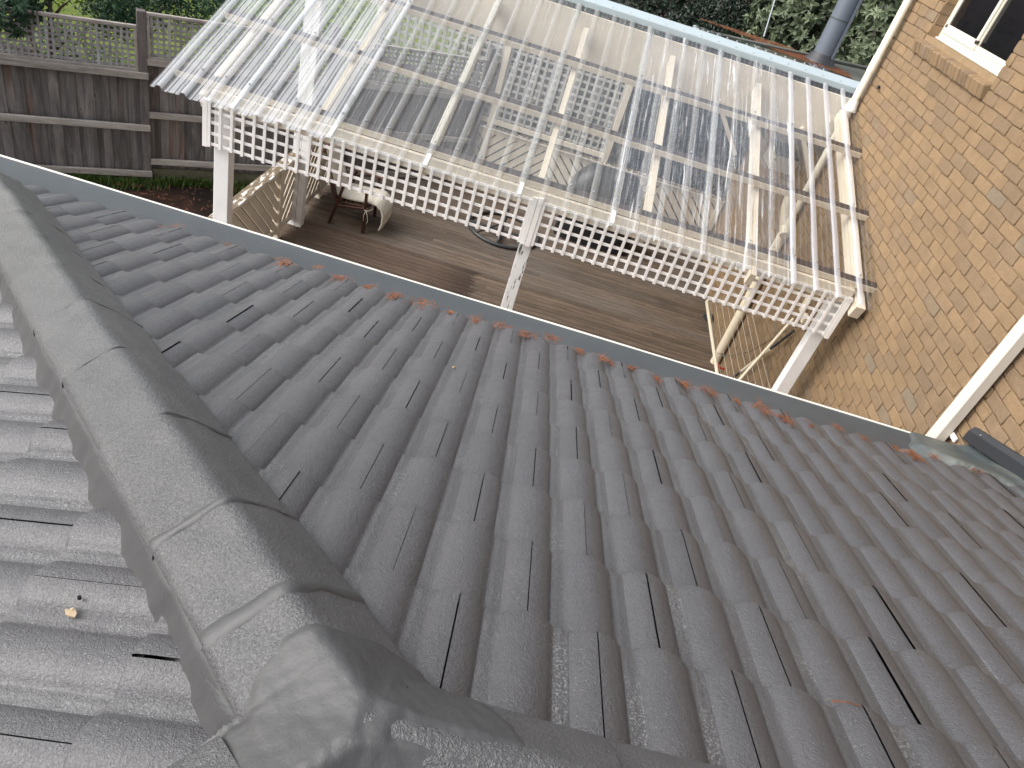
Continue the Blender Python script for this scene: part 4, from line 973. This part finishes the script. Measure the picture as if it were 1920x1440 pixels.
# small gate stump: short peg in front of the post
# grass tufts along the fence foot
def blades(n, fn_pos, hmin, hmax, w, seed):
    r = np.random.default_rng(seed); mb = MB(); V = []; F = []; T = []
    for i in range(n):
        x, y_, z = fn_pos(r); h = r.uniform(hmin, hmax); a = r.uniform(0, 6.28); l = r.uniform(.2, .9)*h; bx, by = math.cos(a), math.sin(a); b0 = len(V)
        V += [(x-by*w, y_+bx*w, z), (x+by*w, y_-bx*w, z), (x+bx*l*.4+by*w*.6, y_+by*l*.4-bx*w*.6, z+h*.65), (x+bx*l*.4-by*w*.6, y_+by*l*.4+bx*w*.6, z+h*.65), (x+bx*l, y_+by*l, z+h*.85)]
        F += [(b0, b0+1, b0+2, b0+3), (b0+3, b0+2, b0+4)]; T += [r.random()]*5
    mb.add(V, F, np.array(T)); return mb
def gp_(r): s_ = r.uniform(-2.5, 3.6); q = fpt(s_, GZ+.03, -.04-abs(r.normal())*.11*(1+.5*math.sin(s_*4))); return q
gt = blades(5200, gp_, .05, .15, .005, 5).build('grass', 'lf_grass', org=(-4.5, 9.3, GZ)); tag(gt, 'green grass tufts along the foot of the paling fence', 'grass', kind='stuff')
# mulch chips and fallen leaves
def gp2(r): s_ = r.uniform(-2.5, 4); return fpt(s_, GZ+.08, -r.uniform(.15, 2.6))
r = np.random.default_rng(9); V = []; F = []; T = []
for i in range(1300):
    q = gp2(r); a = r.uniform(0, 6.28); l = r.uniform(.01, .045); w = r.uniform(.004, .012); d = np.array([math.cos(a), math.sin(a), r.uniform(-.2, .2)]); e = np.array([-d[1], d[0], 0]); b0 = len(V); q = np.array(q)+(0, 0, .05*vnoise([q[:2]], 1.4, 3)[0]+.03*vnoise([q[:2]], 5, 4)[0]+.02)
    V += [q-d*l-e*w, q-d*l+e*w, q+d*l+e*w*.6+(0, 0, .004), q+d*l-e*w*.6]; F.append((b0, b0+1, b0+2, b0+3)); T += [r.random()]*4
m = MB(); m.add(V, F, np.array(T)); tag(m.build('leaf_litter', 'needle2', org=(-4, 8, GZ)), 'brown fallen leaves and bark scattered over the garden bed', 'leaf litter', kind='stuff')

# ------------------------------------------------------------------ FOLIAGE
def leaves(centres, normals, per, ll, lw, seed, spread=.9, whorl=False, droop=.25):
    """whorls of folded leaves; returns MB"""
    r = np.random.default_rng(seed); n = len(centres)*per
    C = np.repeat(centres, per, 0); N = np.repeat(normals, per, 0); N = N/np.linalg.norm(N, axis=1, keepdims=True)
    A = np.cross(N, r.normal(size=(n, 3))); A /= np.linalg.norm(A, axis=1, keepdims=True)
    D = A*spread+N*r.uniform(.0 if whorl else -.4, .8, (n, 1)); D[:, 2] -= droop*r.random(n); D /= np.linalg.norm(D, axis=1, keepdims=True)
    S_ = np.cross(D, N+r.normal(size=(n, 3))*.25); S_ /= np.linalg.norm(S_, axis=1, keepdims=True); U = np.cross(S_, D)
    L = ll*r.uniform(.6, 1.15, (n, 1)); Wd = lw*r.uniform(.75, 1.2, (n, 1))
    if not whorl: C = C+r.normal(size=(n, 3))*ll*.8
    P0 = C; P1 = C+D*L*.45+S_*Wd+U*Wd*.35; P2 = C+D*L*1.0-U*L*.12; P3 = C+D*L*.45-S_*Wd+U*Wd*.35; Pm = C+D*L*.5
    V = np.stack([P0, P1, P2, P3, Pm], 1).reshape(-1, 3); i = np.arange(n)*5
    F = np.concatenate([np.stack([i, i+1, i+4], 1), np.stack([i+1, i+2, i+4], 1), np.stack([i+2, i+3, i+4], 1), np.stack([i+3, i, i+4], 1)])
    T = np.repeat(np.clip(np.repeat(r.random(len(centres)), per)*.6+r.random(n)*.4, 0, 1), 5)
    mb = MB(); mb.V = [V]; mb.F = F.tolist(); mb.T = [T]; mb.n = len(V); return mb
def shell(blobs, n, seed, thick=.35, top=False):
    r = np.random.default_rng(seed); P = []; N = []; vol = np.array([b[3]*b[4]*b[5] for b in blobs])**.66; vol /= vol.sum()
    for b, k in zip(blobs, (vol*n).astype(int)+1):
        d = r.normal(size=(k, 3)); d /= np.linalg.norm(d, axis=1, keepdims=True); c = np.array(b[:3]); R = np.array(b[3:6])
        q = d*(1-thick*r.random((k, 1))**1.6); bump_ = 1+.16*vnoise(d*R, 2.6, seed+1)[:, None]+.08*vnoise(d*R, 7, seed+2)[:, None]
        P.append(c+q*R*bump_); N.append(d/R)
    P = np.concatenate(P); N = np.concatenate(N)
    g_ = vnoise(P, 3.4, seed+5); keep = g_ > -.62; return P[keep], N[keep]
def plant(name, label, cat, blobs, n, per, ll, lw, mat, trunks, seed, whorl=False, group=None, thick=.35, loc=None, spread=.9):
    loc = loc or (blobs[0][0], blobs[0][1], GZ); t = thing(name, loc, label, cat, group)
    P, N = shell(blobs, n, seed, thick); leaves(P, N, per, ll, lw, seed+9, spread, whorl).build('crown', mat, t)
    r = np.random.default_rng(seed)
    for j, (a, b_, rr) in enumerate(trunks):
        a, b_ = np.array(a, float), np.array(b_, float); m = MB(); mid = (a+b_)/2+r.normal(size=3)*.06*np.linalg.norm(b_-a)*.5
        m.tube([a, mid, b_], [rr, rr*.75, rr*.4], 8); m.build('trunk', 'bark', t, smooth=True)
        for k in range(3):
            s_ = mid*(1-k*.3)+b_*(k*.3); e = s_+r.normal(size=3)*.35*np.array((1, 1, .5))+(0, 0, .35); m = MB(); m.tube([s_, (s_+e)/2+r.normal(size=3)*.04, e], [rr*.5, rr*.32, rr*.12], 6); m.build('branch', 'bark', t, smooth=True)
    return t
# overhanging laurel at the top left, on the far side of the fence
plant('laurel_shrub', 'dark glossy laurel hanging over the left end of the fence lattice', 'shrub', [(-6.85, 8.95, -3.02, .62, .55, .42), (-6.55, 8.6, -3.22, .34, .32, .28), (-7.3, 9.1, -2.7, .7, .6, .6)], 1500, 6, .11, .020, 'lf_laurel', [((-6.9, 9.6, GZ), (-6.8, 9.2, -3.2), .05)], 11, True, spread=1.0)
plant('garden_shrub', 'loose leafy shrub behind the fence beside the tall fence post', 'shrub', [(-5.75, 9.85, -2.95, .62, .45, .42), (-5.1, 10.3, -2.9, .5, .5, .35), (-5.9, 9.7, -3.3, .35, .25, .3)], 1050, 5, .085, .016, 'lf_laurel', [((-5.8, 10.0, GZ), (-5.7, 9.9, -3.0), .045), ((-5.3, 10.3, GZ), (-5.2, 10.3, -3.0), .02)], 12, spread=1.0)
plant('young_tree', 'slim brown trunked tree with sparse yellow green leaves behind the fence lattice', 'tree', [(-6.55, 10.4, -2.7, .9, .6, .4), (-6.3, 11.2, -3.3, 1.0, .8, .7), (-7.6, 11.6, -3.6, .8, .7, .6)], 520, 5, .09, .02, 'lf_thin', [((-6.62, 9.35, GZ), (-6.55, 9.5, -2.6), .045)], 13, spread=1.0)
plant('garden_shrub', 'yellow green loose shrub at the far side behind the fence near the clear roof', 'shrub', [(-4.4, 11.4, -3.1, .9, .6, .6), (-3.6, 12.2, -3.4, .9, .7, .7), (-5.0, 12.5, -3.9, .9, .8, .8)], 800, 5, .09, .02, 'lf_thin', [((-4.4, 11.6, GZ), (-4.5, 11.4, -3.2), .03), ((-5.0, 12.4, GZ), (-5.1, 12.2, -3.4), .022)], 14, spread=1.0)
plant('ground_shrub', 'low dark bush on the lawn behind the fence lattice', 'shrub', [(-8.2, 12.0, -4.9, .9, .7, .45), (-6.6, 11.2, -4.8, .6, .5, .4), (-5.2, 12.6, -4.8, .7, .5, .45)], 700, 5, .08, .018, 'lf_laurel', [((-8.2, 12, GZ), (-8.2, 12, -4.9), .03)], 15, spread=1.0)
# rocks seen through the fence lattice
for k, (s_, o_, rr) in enumerate(((-.2, 1.6, .28), (.25, 1.5, .22), (1.2, 1.9, .34), (1.7, 1.7, .26), (.0, 2.1, .2))):
    q = fpt(s_, GZ+rr*.6, o_); m = MB(); rows = []
    for a in np.linspace(0, math.pi, 9): rows.append([tuple(np.array(q)+rr*np.array((math.sin(a)*math.cos(b_)*1.3, math.sin(a)*math.sin(b_), math.cos(a)*.8))*(1+.18*vnoise([[a*2+k, b_*1.5]], 1, 50+k)[0])) for b_ in np.linspace(0, 2*math.pi, 14)[:-1]])
    m.grid(rows, closed=True); tag(m.build('rock', 'rock', org=q), ('pale rock on the lawn seen through the fence lattice', 'small pale rock beside the lawn rocks', 'largest pale rock behind the right fence lattice', 'pale rock right of the largest one behind the lattice', 'low pale rock furthest back behind the fence lattice')[k], 'rock', 'rocks behind the fence')
# dark trees and hedge beyond the shelter roof
plant('dark_tree', 'dense dark green tree behind the left part of the pale blue ridge cap', 'tree', [(.3, 13.2, -2.2, 1.6, 1.0, 1.6), (-.9, 13.6, -2.6, 1.2, .9, 1.5), (1.3, 13.0, -2.6, 1.2, .9, 1.5)], 5200, 5, .10, .022, 'lf_dark', [((.3, 13.4, GZ), (.3, 13.2, -2), .12)], 21)
plant('dark_tree', 'dark feathery tree behind the thin guy wire', 'tree', [(2.1, 12.9, -1.9, 1.0, .8, 1.6), (2.4, 13.2, -1.0, .9, .7, 1.2)], 4200, 5, .075, .014, 'lf_dark', [((2.1, 13.1, GZ), (2.1, 13, -1.8), .1)], 22)
plant('shade_hedge', 'low hedge coloured dark for shade behind the back balustrade under the shelter roof', 'hedge', [(1.2, 13.2, -3.9, 1.3, .6, 1.3), (2.9, 13.2, -3.8, 1.5, .7, 1.4), (-.8, 13.4, -4.1, 1.3, .6, 1.1)], 3600, 5, .11, .026, 'lf_dark', [((1.2, 13.4, GZ), (1.2, 13.3, -4), .05)], 31)  # leaf colour kept very dark to paint the shade behind the balustrade
plant('whorled_shrub', 'lime green whorled shrub in front of the dark trees above the shelter roof', 'shrub', [(1.55, 12.1, -1.95, .26, .2, .16), (1.95, 12.0, -2.0, .28, .2, .2), (2.35, 12.0, -2.1, .2, .2, .14)], 60, 9, .12, .020, 'lf_lime', [((1.9, 12.3, GZ), (1.9, 12.1, -2.0), .03)], 23, True, thick=.2)
plant('variegated_hedge', 'tall grey green variegated hedge behind the flue and brick corner', 'hedge', [(3.4, 12.2, -2.0, .95, .7, 1.4), (4.3, 11.9, -1.6, 1.0, .8, 1.5), (3.7, 12.4, -.6, 1.3, .8, 1.0), (4.6, 11.4, -2.2, .8, .7, 1.2), (3.0, 12.3, -1.3, .8, .6, 1.3)], 4200, 8, .125, .024, 'lf_var', [((3.6, 12.6, GZ), (3.6, 12.4, -1.6), .08), ((4.4, 12.2, GZ), (4.4, 12, -1.6), .07)], 24, True)

# ------------------------------------------------------------------ SMALL STUFF on the roof
tpx = [(535, 497), (600, 503), (640, 525), (692, 540), (742, 558), (793, 572), (845, 588), (892, 602), (940, 613), (988, 630), (1033, 635), (1087, 660), (1135, 677), (1183, 691), (1232, 712), (1280, 722), (1330, 738), (1380, 752), (1425, 767), (1470, 787), (1520, 800), (1567, 802), (1618, 824), (1676, 840), (1712, 857), (1750, 860), (330, 430), (430, 462), (1830, 882)]
for k, (px, py) in enumerate(tpx):
    c = np.array(onroof(px, py, -.010)); r = np.random.default_rng(100+k); n = {26: 8, 27: 10, 1: 16, 23: 30}.get(k, int(r.integers(26, 52))); sz = r.uniform(.65, 1.6)
    m = MB(); V = []; F = []; T = []
    for i in range(n):
        q = c+np.array([r.normal()*.014, r.normal()*.024, r.random()*.014])*sz; q[2] -= TA*(q[1]-c[1])*.9
        a = r.normal(1.4, .7); l = r.uniform(.012, .040)*sz; d = np.array([math.cos(a), math.sin(a), -TA*math.sin(a)+r.normal()*.22])*l; e = np.cross(d, (0, 0, 1)); e = e/np.linalg.norm(e)*.0017; b0 = len(V); mid = q+(0, 0, .004)
        V += [q-d-e, q-d+e, mid+e, mid-e, q+d+e*.5, q+d-e*.5]; F += [(b0, b0+1, b0+2, b0+3), (b0+3, b0+2, b0+4, b0+5)]; T += [r.random()]*6
    m.add(V, F, np.array(T)); o = m.build('needle_clump', 'needle', org=c)
    nm = {0: 'bright rust needle clump at the eave nearest the hip side', 1: 'sparse grey brown twigs beside the bright needle clump', 26: 'faint needle wisp by the upper left tile ends', 27: 'second faint needle wisp right of the upper left tile ends', 28: 'rust needle strand on the membrane beside the wall flashing'}
    od = ('', '', 'third', 'fourth', 'fifth', 'sixth', 'seventh', 'eighth', 'ninth', 'tenth', 'eleventh', 'twelfth', 'thirteenth', 'fourteenth', 'fifteenth', 'sixteenth', 'seventeenth', 'eighteenth', 'nineteenth', 'twentieth', 'twenty first', 'twenty second', 'twenty third', 'twenty fourth', 'twenty fifth', 'twenty sixth')
    tag(o, nm.get(k) or od[k]+' rust needle clump from the left in the row along the tile ends', 'needle clump', 'needle clumps along the tile ends')
r = np.random.default_rng(77); V = []; F = []; T = []
for i in range(420):
    x = r.uniform(-2.2, 2.9); t = abs(r.normal())*.35
    if t > 1: continue
    y_ = EY+(GY-EY)*t; z = (ZA-TA*(EY-.06)-.052)*(1-t)+(GLZ+.004)*t-.030*math.sin(t*math.pi)*(.6+.4*t)+.012; a = r.uniform(0, 6.28); l = r.uniform(.008, .035); d = np.array([math.cos(a), math.sin(a), -.35*math.sin(a)])*l; e = np.array([-math.sin(a), math.cos(a), 0])*.0008; q = np.array([x, y_, z]); b0 = len(V)
    V += [q-d-e, q-d+e, q+(0, 0, .003)+e, q+(0, 0, .003)-e, q+d+e, q+d-e]; F += [(b0, b0+1, b0+2, b0+3), (b0+3, b0+2, b0+4, b0+5)]; T += [r.random()]*6
m = MB(); m.add(V, F, np.array(T)); tag(m.build('needle_litter', 'needle2', org=(0, 3.4, -2.1)), 'loose brown needles scattered along the gutter mesh', 'needle litter', kind='stuff')
r = np.random.default_rng(78); V = []; F = []; T = []
for i in range(9000):
    u = r.random(); y_ = 9.3+r.random()*1.5; x = r.uniform(.8, 3.3)
    if vnoise([[x*1.5, y_*5]], 1, 60)[0] < .15: continue
    a = r.uniform(0, 6.28); l = r.uniform(.03, .07); d = np.array([math.cos(a), math.sin(a), 0])*l; e = np.array([-math.sin(a), math.cos(a), 0])*.004; q = np.array([x, y_, RZ+.006+r.random()*.015]); b0 = len(V); V += [q-d-e, q-d+e, q+d+e, q+d-e]; F.append((b0, b0+1, b0+2, b0+3)); T += [r.random()]*4
m = MB(); m.add(V, F, np.array(T)); tag(m.build('needle_litter', 'needle', org=(2, 10, RZ)), 'drifts of rust needles lying on the shelter roof', 'needle litter', kind='stuff')
def pB(px, py, dz=0): d = ray(px, py); return d*((ZA-TA*HK+dz)/(d.z-TA*d.x))
def flake(name, q, r0_, mat, label, cat, seed):
    r = np.random.default_rng(seed); q = np.array(q); V = [q+(0, 0, .006)]; n = 11
    for k in range(n): a = 2*math.pi*k/n; V.append(q+np.array([math.cos(a), math.sin(a)*.8, 0])*r0_*r.uniform(.55, 1.1)+(0, 0, r.uniform(-.002, .006)))
    for k in range(n): V.append(V[k+1]-np.array((0, 0, .003)))
    F = [(0, 1+k, 1+(k+1) % n) for k in range(n)]+[(1+k, 1+n+k, 1+n+(k+1) % n, 1+(k+1) % n) for k in range(n)]
    m = MB(); m.add(V, F); tag(m.build(name, mat, org=q), label, cat)
flake('dry_leaf', pB(133, 1149, -.012), .014, 'leafdry', 'crumpled pale leaf fragment lying in a tile valley left of the hip', 'leaf', 1)
flake('resin_flake', onroof(851, 689, -.004), .010, 'snail', 'small golden flake on a barrel tile in mid roof', 'flake', 2)
ndl = MB(); qa, qb = np.array(onroof(1558, 1313, .004)), np.array(onroof(1614, 1324, .004)); ndl.tube([qa, (qa+qb)/2+(0, 0, .004), qb], .0011, 5); ndl.tube([qa+(0, -.004, 0), (qa+qb)/2+(0, 0, .006), qb], .0010, 5); tag(ndl.build('pine_needle', 'needle', org=qa), 'pair of rust red pine needles on the lower right tiles', 'pine needle')
for o in bpy.data.objects:
    if '_o' in o: del o['_o']
